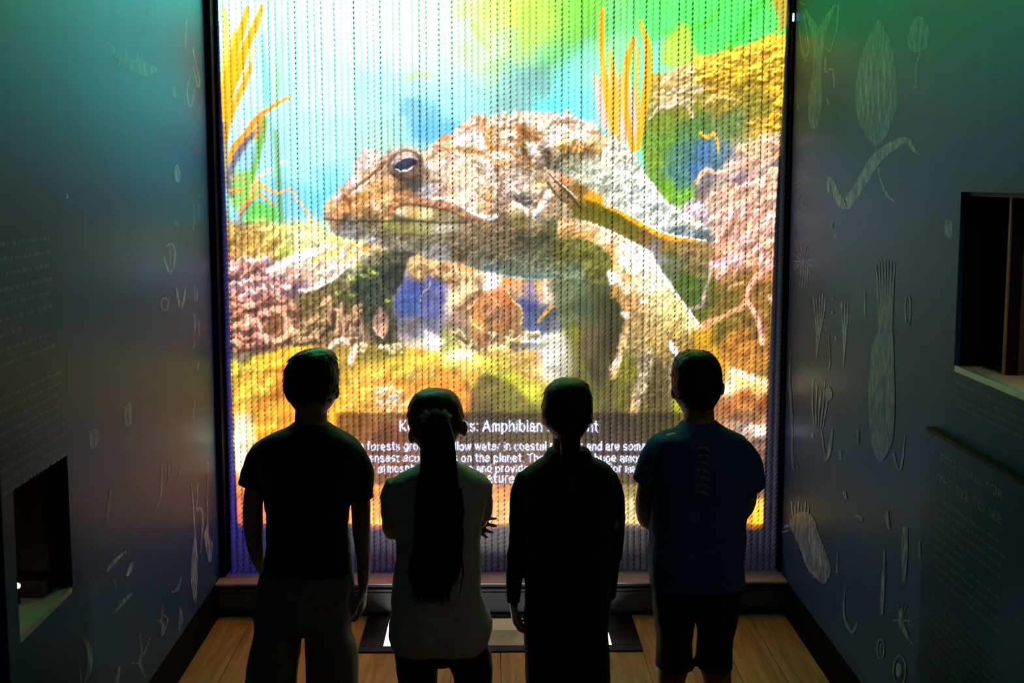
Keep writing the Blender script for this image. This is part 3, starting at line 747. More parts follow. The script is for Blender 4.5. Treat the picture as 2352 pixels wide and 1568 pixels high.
        P(body, [
            (850, 370, 240, 220, 216), (820, 420, 232, 216, 224), (780, 455, 238, 222, 214), (752, 490, 222, 176, 130), (765, 480, 226, 176, 120), (800, 478, 214, 150, 84), (790, 462, 190, 124, 66), (780, 492, 214, 150, 90),
            (835, 452, 232, 164, 80), (870, 440, 222, 160, 84), (865, 470, 244, 212, 170), (885, 462, 232, 190, 130), (925, 440, 176, 124, 76), (890, 400, 190, 150, 110), (850, 415, 206, 160, 112), (870, 385, 214, 186, 160),
            (930, 425, 96, 80, 66), (955, 425, 84, 82, 92), (975, 400, 150, 120, 96), (985, 435, 176, 170, 176), (1000, 410, 200, 170, 140), (940, 345, 226, 206, 186), (850, 485, 178, 116, 66), (905, 478, 190, 130, 76), (960, 464, 190, 140, 104), (1010, 470, 196, 152, 122), (1040, 478, 206, 166, 134),
            (790, 500, 104, 84, 64), (850, 497, 126, 112, 76), (800, 516, 140, 136, 130), (850, 512, 118, 112, 76), (900, 520, 146, 144, 84), (960, 520, 160, 158, 108), (930, 508, 110, 90, 56), (1020, 522, 178, 168, 136), (1060, 505, 146, 122, 92), (1010, 500, 150, 122, 84),
            (800, 535, 150, 146, 150), (880, 535, 130, 116, 92), (950, 540, 134, 118, 84), (1050, 540, 146, 124, 92), (860, 550, 170, 168, 176), (950, 562, 140, 130, 112), (940, 575, 120, 118, 112), (1050, 570, 112, 96, 70), (1010, 588, 140, 140, 142),
            (990, 380, 244, 226, 208), (1030, 380, 238, 216, 196), (1050, 405, 236, 206, 176), (1060, 440, 244, 222, 200), (1030, 450, 220, 190, 160), (1080, 415, 246, 226, 190), (1085, 460, 250, 240, 236), (1120, 440, 214, 180, 140), (1110, 400, 196, 166, 130), (1125, 400, 240, 226, 222),
            (1100, 480, 226, 190, 150), (1120, 470, 214, 166, 110), (1150, 470, 148, 122, 104), (1150, 420, 226, 200, 180), (1170, 440, 190, 170, 165), (1200, 455, 110, 100, 106), (1215, 470, 118, 104, 100), (1190, 405, 226, 214, 216), (1210, 420, 220, 200, 186), (1175, 350, 236, 228, 230), (1140, 345, 244, 238, 240),
            (1245, 420, 226, 190, 130), (1220, 490, 226, 206, 184), (1185, 485, 226, 206, 160), (1240, 460, 226, 206, 190), (1255, 480, 180, 150, 116), (1150, 510, 134, 108, 78), (1100, 520, 142, 118, 86), (1200, 510, 138, 122, 66), (1260, 520, 116, 106, 72), (1200, 550, 92, 86, 62), (1260, 560, 92, 92, 60), (1300, 540, 128, 122, 56), (1300, 580, 112, 114, 46), (1350, 590, 126, 126, 46),
            (1250, 590, 104, 108, 76), (1150, 560, 118, 104, 72), (1120, 590, 110, 106, 82), (1180, 610, 106, 118, 98), (1240, 625, 116, 134, 124), (1320, 625, 112, 130, 100), (1380, 620, 116, 116, 46), (1130, 615, 112, 130, 128),
            (1060, 320, 246, 238, 240), (1080, 290, 232, 190, 166), (1110, 280, 226, 186, 150), (1100, 320, 250, 244, 246), (1020, 330, 232, 186, 140), (1050, 350, 250, 236, 226), (1090, 350, 236, 200, 150), (1130, 310, 232, 200, 150), (1130, 335, 216, 160, 90), (1120, 365, 246, 236, 240),
            (1150, 375, 206, 166, 100), (1170, 310, 240, 220, 200), (1190, 330, 196, 146, 86), (1190, 355, 168, 130, 84), (1200, 300, 170, 116, 66), (1225, 310, 210, 150, 88), (1220, 330, 246, 246, 252), (1210, 375, 150, 124, 92), (1240, 345, 244, 240, 240), (1180, 280, 246, 222, 190), (1230, 280, 248, 240, 226), (1300, 285, 250, 248, 238), (1340, 310, 248, 246, 236), (1270, 310, 250, 246, 240),
            (1290, 335, 226, 190, 126), (1330, 335, 214, 170, 100), (1300, 352, 126, 114, 88), (1350, 352, 140, 124, 96), (1380, 335, 232, 200, 140), (1250, 352, 150, 116, 76), (1258, 376, 108, 92, 78), (1280, 385, 130, 126, 104), (1320, 380, 170, 170, 130), (1350, 385, 200, 204, 176), (1400, 365, 226, 226, 206), (1440, 400, 240, 246, 240), (1310, 410, 190, 186, 160), (1400, 345, 244, 240, 226), (1440, 360, 226, 226, 206),
            (1380, 420, 176, 176, 146), (1400, 410, 206, 210, 190), (1420, 440, 226, 232, 226), (1470, 440, 240, 250, 252), (1490, 470, 236, 248, 250), (1420, 470, 206, 210, 190), (1500, 500, 190, 206, 196), (1525, 500, 220, 232, 226), (1560, 500, 220, 226, 220), (1590, 515, 232, 232, 216), (1560, 530, 112, 130, 140), (1600, 535, 120, 132, 140), (1480, 500, 226, 236, 232), (1450, 485, 216, 224, 212)],
            1, 2, wobble=.8, warp=.45, noise=.07)
        g_ = self.img.mean(-1, keepdims=True)
        d_ = (np.abs(self.img - body0).sum(-1, keepdims=True) > 0.004) * 0.22
        self.img = self.img * (1 - d_) + (g_ * np.array((1.03, 1.0, .97))) * d_
        # rough crest on the back
        self.knobs([(1060, 285), (1120, 262), (1300, 256), (1390, 300), (1300, 280), (1100, 290)], 60, 8, (252, 240, 228), (220, 170, 120), 1.3, 1.4, 1.6, .8)
        self.knobs([(1390, 300), (1440, 330), (1480, 384), (1440, 400), (1400, 350)], 50, 6, (248, 250, 244), (170, 170, 140), 1.2, 2.5, 1.4, .7)
        self.knobs([(1320, 390), (1440, 400), (1540, 480), (1560, 525), (1460, 490), (1380, 440)], 110, 5, (246, 252, 250), (150, 160, 130), .8, 3, 1.5, .6)
        self.knobs([(1280, 330), (1390, 335), (1400, 355), (1290, 350)], 30, 6, (226, 176, 96), (110, 92, 66), 1.3, .8, 1.6, .7)
        for x, y in self.inside([(1000, 380), (1250, 330), (1260, 500), (1020, 460)], 150):
            S([(x, y), (x + 4, y + 2)], 4 + 3 * self.rng.rand(), (250, 236, 216) if self.rng.rand() > .5 else (150, 116, 84), .45, 2)
        for pth, w, c, a in (
            ([(970, 372), (1010, 350), (1060, 342), (1100, 350), (1130, 368), (1160, 378)], [4, 7, 9, 9, 9, 5], (206, 146, 72), .75),
            ([(1125, 300), (1122, 330), (1140, 340), (1170, 346), (1195, 370)], [10, 13, 12, 12, 8], (206, 150, 76), .8),
            ([(1190, 285), (1200, 305), (1216, 316), (1236, 318)], [8, 22, 20, 10], (176, 116, 60), .8),
            ([(1205, 300), (1212, 312)], [12, 16], (106, 84, 66), .7),
            ([(1170, 318), (1200, 330), (1206, 355), (1215, 380)], [8, 14, 16, 12], (150, 112, 66), .75),
            ([(1240, 340), (1258, 356), (1262, 376)], [14, 22, 8], (96, 82, 66), .8),
            ([(1062, 292), (1078, 300)], 14, (226, 170, 140), .7), ([(1098, 272), (1112, 290), (1122, 280)], 12, (222, 166, 120), .7),
            ([(1012, 320), (1024, 314)], 12, (222, 150, 96), .8),
            ([(1130, 375), (1145, 400), (1152, 420), (1150, 470)], [6, 9, 9, 12], (140, 112, 92), .7),
            ([(1178, 380), (1182, 420), (1196, 448)], [4, 6, 8], (150, 126, 110), .6),
            ([(1168, 408), (1180, 430), (1190, 444)], [8, 8, 6], (250, 244, 240), .7),
            ([(1085, 392), (1105, 410), (1118, 436), (1122, 455)], [8, 11, 9, 5], (252, 242, 222), .8),
            ([(1120, 440), (1122, 458)], [8, 10], (206, 140, 66), .7),
            ([(970, 452), (1020, 456), (1055, 468), (1085, 488), (1120, 498), (1140, 494)], [4, 7, 8, 8, 9, 7], (252, 248, 244), .9),
            ([(950, 462), (1000, 468), (1040, 476), (1075, 494), (1110, 506)], [10, 14, 13, 10, 5], (186, 132, 96), .6),
            ([(1110, 500), (1125, 503), (1143, 496)], [4, 8, 5], (255, 255, 255), .95),
            ([(1180, 464), (1190, 472), (1206, 478)], [4, 8, 4], (255, 252, 250), .9),
            ([(1185, 452), (1205, 462), (1220, 458)], [10, 20, 10], (96, 88, 96), .75),
            ([(1262, 440), (1250, 462), (1235, 482), (1224, 500)], [8, 11, 11, 6], (250, 246, 244), .95),
            ([(1250, 430), (1240, 455), (1222, 480), (1216, 500)], [6, 7, 7, 4], (150, 118, 84), .7),
            ([(1270, 440), (1268, 465), (1258, 480)], [5, 7, 6], (176, 140, 100), .7)):
            S(pth, w, c, a, 3, noise=.2)
        self.creases([(985, 350), (1120, 300), (1250, 300), (1260, 480), (1060, 470)], 110, .5, 2.0, 26, (120, 92, 66), (252, 240, 226), .5)
        self.creases([(1280, 360), (1440, 380), (1540, 500), (1460, 490), (1340, 430)], 70, .7, 1.6, 18, (140, 146, 120), (250, 255, 250), .5)
        self.creases([(800, 420), (890, 400), (960, 450), (900, 478), (790, 480)], 40, .3, 1.6, 16, (140, 92, 56), (246, 214, 170), .45)
        self.creases([(830, 515), (1080, 520), (1280, 540), (1280, 620), (1100, 600), (880, 560)], 90, .15, .7, 34, (74, 66, 50), (166, 158, 130), .4)
        self.relief(body, 22, .26, 61)
        self.relief(body, 9, .20, 62)
        # mouth
        S([(748, 502), (800, 508), (880, 508), (960, 508), (1030, 512), (1075, 510)], [4, 4, 4, 5, 5, 3], (66, 58, 44), .9, 2)
        P([(905, 484), (925, 476), (960, 476), (990, 478), (1030, 490), (1060, 500), (1020, 503), (950, 502), (915, 494)], [(920, 484, 236, 226, 206), (970, 484, 234, 226, 176), (950, 495, 206, 176, 110), (1020, 494, 150, 140, 100)], .9, 3)
        S([(905, 478), (935, 470), (980, 473), (1030, 484), (1065, 500)], [3, 4, 4, 4, 3], (96, 74, 52), .8, 2)
        P([(880, 512), (1000, 514), (1060, 518), (1040, 532), (900, 530)], [(900, 520, 150, 150, 86), (960, 520, 166, 166, 106), (1030, 522, 196, 196, 186)], .7, 5)
        S([(780, 540), (860, 540), (960, 540), (1060, 536)], 3, (90, 78, 60), .5, 3)
        # brow ridge from nose to eye, eye
        S([(800, 442), (830, 420), (860, 396), (885, 372)], [6, 7, 8, 10], (128, 90, 62), .85, 3)
        S([(806, 446), (836, 424), (862, 402)], [3, 4, 3], (245, 235, 235), .9, 1.5)
        P([(890, 385), (895, 362), (915, 346), (940, 341), (960, 352), (972, 372), (962, 400), (944, 414), (915, 410), (898, 400)], [
            (900, 370, 150, 124, 110), (930, 346, 226, 206, 190), (960, 370, 120, 96, 90), (920, 405, 106, 84, 72), (950, 405, 130, 106, 92)], 1, 3)
        S([(893, 380), (905, 358), (930, 346), (955, 352), (968, 372)], [4, 5, 6, 5, 4], (110, 84, 76), .8, 2)
        S([(900, 376), (915, 360), (940, 356), (958, 366)], [4, 7, 7, 4], (216, 196, 186), .9, 2)
        P([(903, 382), (914, 370), (938, 363), (956, 367), (957, 378), (944, 388), (925, 392), (910, 390)], (44, 48, 66), 1, 1.5)
        P([(912, 378), (930, 368), (945, 367), (940, 378), (920, 384)], (84, 92, 120), .7, 3)
        S([(908, 388), (925, 393), (942, 388), (950, 379)], [2.5, 4, 4, 2], (246, 248, 252), .95, 1.2)
        S([(905, 378), (915, 369), (930, 363), (945, 361)], [2, 3, 3, 2], (240, 240, 244), .9, 1.2)
        S([(897, 398), (915, 408), (940, 413), (960, 402)], [4, 7, 8, 6], (78, 64, 58), .8, 3)
        S([(930, 425), (950, 432), (965, 425)], [10, 16, 10], (84, 80, 84), .6, 6)
        S([(790, 452), (800, 462), (803, 474)], [8, 10, 6], (120, 74, 44), .75, 4)
        # hind thigh band with its orange rim
        P([(1255, 392), (1280, 396), (1310, 410), (1345, 430), (1380, 450), (1386, 472), (1420, 488), (1470, 512), (1520, 534), (1580, 548), (1632, 556), (1630, 600), (1580, 620), (1520, 600),
           (1470, 565), (1420, 545), (1380, 520), (1330, 500), (1290, 455), (1265, 420)], [
            (1275, 405, 214, 186, 160), (1300, 418, 206, 160, 110), (1330, 440, 140, 110, 50), (1300, 440, 140, 112, 76), (1375, 455, 244, 176, 44), (1350, 440, 226, 170, 70), (1360, 475, 110, 100, 30), (1340, 490, 112, 104, 40),
            (1400, 500, 104, 104, 32), (1440, 520, 112, 104, 36), (1415, 530, 128, 116, 60), (1480, 545, 132, 106, 56), (1500, 570, 146, 136, 136), (1540, 560, 150, 122, 70), (1580, 580, 140, 120, 84), (1600, 560, 166, 136, 90), (1540, 600, 96, 110, 54)], 1, 2, noise=.1)
        S([(1390, 474), (1420, 484), (1455, 505), (1490, 524)], [6, 9, 13, 9], (242, 176, 44), .95, 3, noise=.15)
        S([(1498, 530), (1530, 542), (1560, 550), (1600, 554)], [14, 14, 9, 5], (246, 180, 52), .95, 3, noise=.15)
        S([(1345, 452), (1365, 455), (1382, 458)], [8, 16, 12], (246, 178, 40), .95, 4)
        S([(1388, 468), (1425, 482), (1465, 503), (1500, 523), (1550, 541), (1622, 552)], [2, 3, 3, 4, 4, 3], (250, 255, 255), .95, 1.5)
        for pth, w, c in (([(1262, 400), (1285, 425), (1310, 450), (1335, 480)], [3, 5, 6, 5], (70, 62, 60)), ([(1268, 402), (1300, 432), (1325, 455)], 3, (250, 245, 240)),
                          ([(1258, 420), (1280, 450), (1300, 465)], [5, 6, 4], (90, 76, 60)), ([(1284, 415), (1320, 440), (1345, 470)], [4, 5, 4], (160, 126, 80))):
            S(pth, w, c, .85, 1.6)
        # shade between band and arm
        P([(1440, 560), (1500, 575), (1560, 600), (1620, 590), (1625, 640), (1600, 700), (1575, 700), (1540, 650), (1500, 600)], [
            (1480, 570, 156, 146, 140), (1520, 590, 150, 142, 140), (1540, 620, 112, 116, 84), (1570, 640, 86, 106, 44), (1600, 600, 132, 120, 76), (1590, 680, 90, 108, 54)], 1, 5, noise=.06)
        # right arm and hand
        P([(1285, 508), (1300, 498), (1340, 505), (1380, 520), (1420, 543), (1465, 560), (1490, 580), (1500, 598), (1520, 630), (1545, 662), (1570, 698), (1596, 732), (1612, 748), (1606, 760),
           (1585, 765), (1600, 800), (1575, 835), (1545, 800), (1548, 880), (1530, 945), (1510, 880), (1490, 850), (1476, 905), (1462, 950), (1446, 948), (1456, 890), (1462, 840), (1440, 800), (1420, 850), (1408, 868), (1400, 860),
           (1416, 810), (1428, 760), (1432, 720), (1420, 690), (1405, 672), (1398, 640), (1404, 618), (1405, 592), (1380, 565), (1340, 548), (1300, 545), (1280, 535)], [
            (1300, 515, 226, 190, 150), (1320, 535, 190, 150, 70), (1350, 545, 226, 170, 100), (1340, 520, 246, 230, 210), (1390, 545, 250, 226, 200), (1400, 575, 232, 170, 100), (1430, 575, 252, 246, 226), (1410, 605, 236, 190, 120), (1405, 640, 252, 246, 252),
            (1440, 600, 252, 240, 216), (1470, 590, 255, 255, 255), (1440, 640, 226, 190, 130), (1480, 630, 250, 236, 206), (1410, 670, 160, 120, 60), (1445, 690, 186, 150, 100), (1500, 650, 252, 248, 220), (1480, 690, 196, 166, 110), (1520, 690, 226, 216, 166), (1440, 740, 176, 146, 96),
            (1490, 740, 186, 160, 112), (1540, 720, 222, 210, 146), (1450, 790, 160, 140, 96), (1500, 790, 170, 150, 90), (1560, 750, 190, 166, 96), (1580, 740, 240, 226, 180), (1540, 790, 166, 140, 84), (1580, 800, 150, 126, 66), (1470, 830, 140, 126, 100), (1500, 850, 116, 102, 64), (1480, 890, 160, 146, 120), (1540, 880, 120, 106, 70), (1460, 930, 200, 170, 120), (1410, 845, 240, 200, 160)],
            1, 2, wobble=1.0, warp=.5, noise=.14)
        P([(1500, 840), (1520, 830), (1535, 900), (1540, 960), (1505, 960), (1490, 900)], (92, 82, 46), .8, 7)
        S([(1492, 810), (1484, 860), (1470, 910), (1453, 945)], [14, 22, 20, 8], (170, 158, 134), .85, 4, noise=.3)
        S([(1548, 800), (1545, 840), (1548, 900)], [10, 20, 14], (150, 138, 112), .8, 5, noise=.3)
        S([(1538, 785), (1546, 800), (1556, 816)], [8, 16, 6], (250, 250, 255), .95, 3)
        S([(1440, 755), (1432, 790), (1422, 820), (1406, 862)], [10, 12, 12, 8], (188, 164, 120), .9, 3, noise=.3)
        S([(1424, 822), (1412, 838), (1402, 846)], [8, 14, 5], (250, 226, 214), .95, 3)
        S([(1415, 855), (1412, 866)], 8, (240, 205, 140), .9, 3)
        S([(1455, 930), (1450, 945)], [10, 6], (246, 190, 120), .9, 3)
        S([(1345, 508), (1400, 530), (1450, 556), (1490, 582), (1520, 628), (1560, 684), (1604, 744)], [2, 4, 6, 8, 6, 5, 6], (255, 255, 255), .95, 2)
        for pth in ([(1282, 535), (1300, 520), (1325, 512), (1360, 516)], [(1285, 545), (1310, 526), (1345, 520)], [(1300, 548), (1318, 532), (1350, 528)]):
            S(pth, [3, 5, 3], (236, 196, 150), .8, 2)
            S([(a, b + 5) for a, b in pth], [2, 3, 2], (100, 84, 46), .7, 2)
        for (x, y, s) in ((1432, 597, 20), (1405, 628, 18), (1484, 612, 14), (1446, 656, 12), (1436, 664, 10), (1425, 650, 10), (1480, 690, 14), (1436, 720, 14), (1442, 610, 12), (1490, 582, 14), (1532, 645, 10)):
            S([(x - s * .2, y), (x + s * .2, y + s * .2)], s, (255, 252, 246), .9, 4)
        P([(1402, 672), (1412, 650), (1422, 655), (1412, 680), (1404, 684)], (196, 156, 96), .9, 2)
        arm = [(1290, 505), (1380, 520), (1480, 570), (1540, 655), (1606, 745), (1590, 800), (1545, 930), (1450, 945), (1405, 860), (1430, 740), (1400, 640), (1405, 592), (1300, 545)]
        self.relief(arm, 10, .28, 63)
        self.relief([(530, 870), (660, 800), (960, 800), (1250, 810), (1330, 930), (1330, 1210), (540, 1210)], 44, .15, 64, sharp=1.2)
        self.relief([(530, 870), (660, 800), (960, 800), (1250, 810), (1330, 930), (1330, 1210), (540, 1210)], 15, .08, 65)
        self.relief([(520, 520), (760, 540), (900, 580), (700, 800), (520, 860)], 20, .26, 66, sharp=1.5)
        self.relief([(1560, 480), (1800, 330), (1800, 800), (1640, 800)], 20, .22, 67, sharp=1.4)
        self.relief([(1500, 210), (1660, 120), (1800, 80), (1800, 330), (1640, 250)], 14, .24, 68, .7, sharp=1.4)
        self.relief([(940, 590), (1290, 640), (1300, 800), (940, 800)], 26, .14, 69)
        self.relief([(1620, 800), (1800, 780), (1800, 1210), (1600, 1210)], 40, .2, 70, sharp=1.3)
        # caption plate
        P([(772, 947), (1592, 947), (1592, 1112), (772, 1112)], (150, 138, 136), 1, 2, smooth=False, mul=True)
        return np.clip(self.img, 0, 1)


CAPTION = (  # text, left edge, right edge, baseline (picture pixels)
    ('Kelp Forests: Amphibian Segment', 917, 1373, 990),
    ('Kelp forests grow in shallow water in coastal regions and are some of', 790, 1512, 1033),
    ('the densest ecosystems on the planet. They produce huge amounts', 792, 1510, 1060),
    ("of our atmosphere's oxygen and provide important homes for marine", 800, 1500, 1084),
    ('creatures.', 1080, 1200, 1108))
EDGE_L = ((0, 502), (200, 508), (400, 517), (600, 526), (860, 532), (1000, 538), (1215, 546))
EDGE_R = ((0, 1808), (200, 1799), (330, 1791), (500, 1780), (700, 1772), (900, 1763), (1215, 1752))

GLYPHS = {  # plain sans-serif letters as strokes: lines (x1, y1, x2, y2) and arcs (cx, cy, rx, ry, from, to)
    'a': ((.23, .36, .16, .16, 165, 0), (.39, .36, .39, 0), (.21, .145, .17, .145, 0, 360)), 'b': ((.07, 0, .07, .74), (.26, .26, .19, .26, 0, 360)),
    'c': ((.25, .26, .20, .26, 45, 315),), 'd': ((.24, .26, .19, .26, 0, 360), (.43, 0, .43, .74)), 'e': ((.25, .26, .20, .26, 5, 318), (.06, .27, .45, .27)),
    'f': ((.13, 0, .13, .58), (.24, .58, .11, .15, 180, 80), (.02, .50, .26, .50)), 'g': ((.24, .26, .19, .26, 0, 360), (.43, .52, .43, -.02), (.25, -.02, .18, .18, 0, -150)),
    'h': ((.07, 0, .07, .74), (.235, .34, .165, .18, 180, 0), (.40, .34, .40, 0)), 'i': ((.08, 0, .08, .52), (.08, .69, .08, .72)),
    'k': ((.07, 0, .07, .74), (.40, .52, .09, .22), (.19, .32, .42, 0)), 'l': ((.08, 0, .08, .74),),
    'm': ((.07, 0, .07, .52), (.195, .37, .125, .15, 180, 0), (.32, .37, .32, 0), (.445, .37, .125, .15, 180, 0), (.57, .37, .57, 0)),
    'n': ((.07, 0, .07, .52), (.235, .34, .165, .18, 180, 0), (.40, .34, .40, 0)), 'o': ((.25, .26, .20, .26, 0, 360),), 'p': ((.07, .52, .07, -.2), (.26, .26, .19, .26, 0, 360)),
    'r': ((.07, 0, .07, .52), (.21, .34, .14, .18, 180, 75)), 's': ((.205, .39, .15, .13, 40, 270), (.205, .13, .16, .13, 90, -145)),
    't': ((.14, .66, .14, .12), (.24, .12, .10, .12, 180, 280), (.03, .50, .27, .50)), 'u': ((.07, .52, .07, .18), (.24, .18, .17, .18, 180, 360), (.41, .52, .41, 0)),
    'v': ((.02, .52, .21, 0), (.21, 0, .40, .52)), 'w': ((.02, .52, .16, 0), (.16, 0, .30, .52), (.30, .52, .44, 0), (.44, 0, .58, .52)), 'x': ((.03, .52, .39, 0), (.39, .52, .03, 0)),
    'y': ((.02, .52, .21, 0), (.40, .52, .15, -.19)), 'K': ((.08, 0, .08, .72), (.50, .72, .10, .28), (.22, .40, .52, 0)), 'F': ((.08, 0, .08, .72), (.08, .72, .45, .72), (.08, .38, .40, .38)),
    'A': ((.02, 0, .29, .72), (.29, .72, .56, 0), (.12, .24, .46, .24)), 'S': ((.27, .54, .20, .18, 40, 270), (.27, .18, .21, .18, 90, -150)), 'T': ((.26, 0, .26, .72), (.02, .72, .50, .72)),
    '.': ((.08, 0, .08, .03),), ':': ((.08, 0, .08, .03), (.08, .46, .08, .49)), "'": ((.08, .58, .08, .72),)}

# ---------------------------------------------------------------- materials of the place
M_wall = material('wall_vinyl', (0.018, 0.050, 0.135), rough=0.46, spec=0.0, var=0.20, scale=3.0, stretch=(6, 6, 0.35))
M_label = material('label_vinyl', (0.016, 0.048, 0.110), rough=0.5, spec=0.0, var=0.1, scale=3.0)
laminate(M_wall)
laminate(M_label)
M_black = material('black_paint', (0.004, 0.004, 0.005), rough=0.6, spec=0.1)
M_skirt = material('black_skirting', (0.004, 0.004, 0.005), rough=0.7, spec=0.02, var=0.2)
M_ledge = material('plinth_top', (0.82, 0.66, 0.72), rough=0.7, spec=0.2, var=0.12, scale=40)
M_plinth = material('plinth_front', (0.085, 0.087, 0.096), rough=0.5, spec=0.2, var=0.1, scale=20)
M_frame = material('case_frame_black', (0.006, 0.006, 0.007), rough=0.16, spec=0.6)
M_ceiling = material('ceiling_black', (0.01, 0.01, 0.012), rough=0.8)
M_plank = wood('floor_oak', (0.36, 0.155, 0.056), (0.68, 0.34, 0.125), 0.5)
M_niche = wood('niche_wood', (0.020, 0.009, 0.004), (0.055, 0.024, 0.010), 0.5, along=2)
M_nichefloor = material('niche_shelf', (0.42, 0.36, 0.30), rough=0.5, var=0.12, scale=30)
M_edge = material('niche_edge_reflection', (0.12, 0.62, 0.72), rough=0.2, spec=0.8)  # projected picture's cyan reflection put into the base colour

XL, XR = -1.225, 1.31          # side walls
Y_FRONT = 5.60                 # front of the plinth under the ropes
Z_TOP = 3.45

# floor: slab and planks
floor = boxes('floor', [(-3.2, 3.2, -2.2, 6.3, -0.16, -0.09)], M_black, kind='structure')
NL = (3.272, 3.700, 0.730, 1.138)      # left niche: y0, y1, z0, z1
NR = (2.55, 3.640, 1.383, 1.884)       # right niche


def edges(a, b, n):
    return [a + (b - a) * k / n for k in range(n + 1)]


CASE = (-0.552, 0.615, 5.138, Y_FRONT)
px_edges = edges(XL, CASE[0], 4)[:-1] + edges(CASE[0], CASE[1], 6)[:-1] + edges(CASE[1], XR, 4)
rnd = random.Random(3)
plank_cache = {}
for i in range(len(px_edges) - 1):
    x0, x1 = px_edges[i], px_edges[i + 1]
    yend = CASE[2] if CASE[0] - 0.01 < (x0 + x1) / 2 < CASE[1] + 0.01 else Y_FRONT
    cuts = [-2.0, 0.2 + rnd.random(), 1.9 + rnd.random(), 3.9 + 0.7 * rnd.random(), yend]
    for a, b in zip(cuts, cuts[1:]):
        bm = bmesh.new()
        g = 0.0009
        box(bm, -(x1 - x0) / 2 + g, (x1 - x0) / 2 - g, -(b - a) / 2 + g, (b - a) / 2 - g, -0.088, 0.0, bevel=0.0016)
        p = mesh_obj('plank', bm, M_plank, floor)
        p.location = ((x0 + x1) / 2, (a + b) / 2, -0.0015 * rnd.random())

boxes('ceiling', [(-3.2, 3.2, -2.2, 6.3, Z_TOP, Z_TOP + 0.1)], M_ceiling, kind='structure')
boxes('wall_back', [(-3.2, 3.2, -2.3, -2.2, -0.1, Z_TOP)], M_ceiling, kind='structure')
boxes('wall_front', [(XL - 0.5, XR + 0.5, 5.93, 6.05, -0.1, Z_TOP)], M_black, kind='structure')


def wall_boxes(x0, x1, ya, yb, nch):
    n0, n1, z0, z1 = nch
    return [(x0, x1, ya, n0, -0.09, Z_TOP), (x0, x1, n1, yb, -0.09, Z_TOP), (x0, x1, n0, n1, -0.09, z0), (x0, x1, n0, n1, z1, Z_TOP)]


wall_l = boxes('wall_left', wall_boxes(XL - 0.45, XL, 3.19, 5.70, NL), M_wall, kind='structure')
wall_r = boxes('wall_right', wall_boxes(XR, XR + 0.45, 1.0, 5.735, NR), M_wall, kind='structure')
boxes('wall_side', [(-2.0, XL - 0.03, -2.2, 3.188, -0.09, Z_TOP), (XR + 0.02, 2.2, -2.2, 0.998, -0.09, Z_TOP)], M_black, kind='structure')


def skirting(name, x_in, x_wall, y0, y1):
    s = 1 if x_in > x_wall else -1
    bm = bmesh.new()
    prof = [(x_wall, 0.0), (x_in, 0.0), (x_in, 0.105), (x_in - s * 0.004, 0.112), (x_in - s * 0.004, 0.12), (x_in - s * 0.010, 0.132), (x_wall, 0.142)]
    ring_loft(bm, [[(x, y, z) for x, z in prof] for y in (y0, y1)])
    return mesh_obj(name, bm, M_skirt, kind='structure')


skirting('baseboard_left', XL + 0.016, XL, 3.19, Y_FRONT)
skirting('baseboard_right', XR - 0.016, XR, 1.0, Y_FRONT)

# plinth under the rope curtain, with its moulded upper edge
bm = bmesh.new()
prof = [(5.93, 0.0), (Y_FRONT + 0.014, 0.0), (Y_FRONT + 0.014, 0.098), (Y_FRONT + 0.020, 0.100), (Y_FRONT + 0.020, 0.1045), (Y_FRONT + 0.010, 0.106),
        (Y_FRONT + 0.004, 0.112), (Y_FRONT + 0.004, 0.117), (Y_FRONT + 0.017, 0.119), (Y_FRONT + 0.017, 0.128), (Y_FRONT + 0.002, 0.130), (Y_FRONT + 0.002, 0.1385), (Y_FRONT + 0.02, 0.139), (5.93, 0.139)]
ring_loft(bm, [[(x, y, z) for y, z in prof] for x in (XL + 0.0005, XR - 0.0005)])
plinth = mesh_obj('trim_1', bm, M_plinth, kind='structure')
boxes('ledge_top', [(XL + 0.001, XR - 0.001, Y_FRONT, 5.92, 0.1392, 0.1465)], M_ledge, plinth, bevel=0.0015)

# black posts framing the curtain
boxes('trim_2', [(XL - 0.2, XL + 0.028, 5.701, 5.93, 0.147, Z_TOP)], M_black, bevel=0.002, kind='structure')
post_r = boxes('trim_3', [(XR - 0.012, XR + 0.2, 5.737, 5.93, 0.147, Z_TOP)], M_black, bevel=0.002, kind='structure')

# cyan reflection glint on the right-hand post, as a small emissive block
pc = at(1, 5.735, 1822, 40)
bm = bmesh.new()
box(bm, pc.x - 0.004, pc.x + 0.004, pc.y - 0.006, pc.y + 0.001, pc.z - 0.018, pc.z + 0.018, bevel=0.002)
mesh_obj('post_glint', bm, glow('glint_glow', (0.55, 0.9, 1.0), 1.6), post_r)


# ---------------------------------------------------------------- niches
def niche(wall, side, nch, xin, backmat, edge):
    """lining of a show niche: back, sides, shelf, soffit as separate boards"""
    y0, y1, z0, z1 = nch
    s = -1 if side == 'l' else 1
    d = 0.40

    def bx(name, xa, xb, ya, yb, za, zb, m):
        xs = sorted((xin + s * xa, xin + s * xb))
        return boxes(name, [(xs[0], xs[1], ya, yb, za, zb)], m, wall)
    bx('niche_back', d, d + 0.04, y0, y1, z0, z1, backmat)
    bx('niche_shelf', 0.012, d, y0 + 0.013, y1 - 0.013, z0, z0 + 0.012, M_nichefloor)
    bx('niche_side', 0.012, d, y0, y0 + 0.012, z0, z1, M_black)
    bx('niche_side', 0.012, d, y1 - 0.012, y1, z0, z1, M_black)
    bx('niche_soffit', 0.012, d, y0 + 0.013, y1 - 0.013, z1 - 0.012, z1, M_black)
    bx('niche_front_edge', -0.003, 0.011, y0, y1, z0 - 0.004, z0 + 0.013, edge)


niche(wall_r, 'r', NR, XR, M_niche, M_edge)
niche(wall_l, 'l', NL, XL, M_niche, material('niche_edge_grey', (0.30, 0.34, 0.34), rough=0.4))
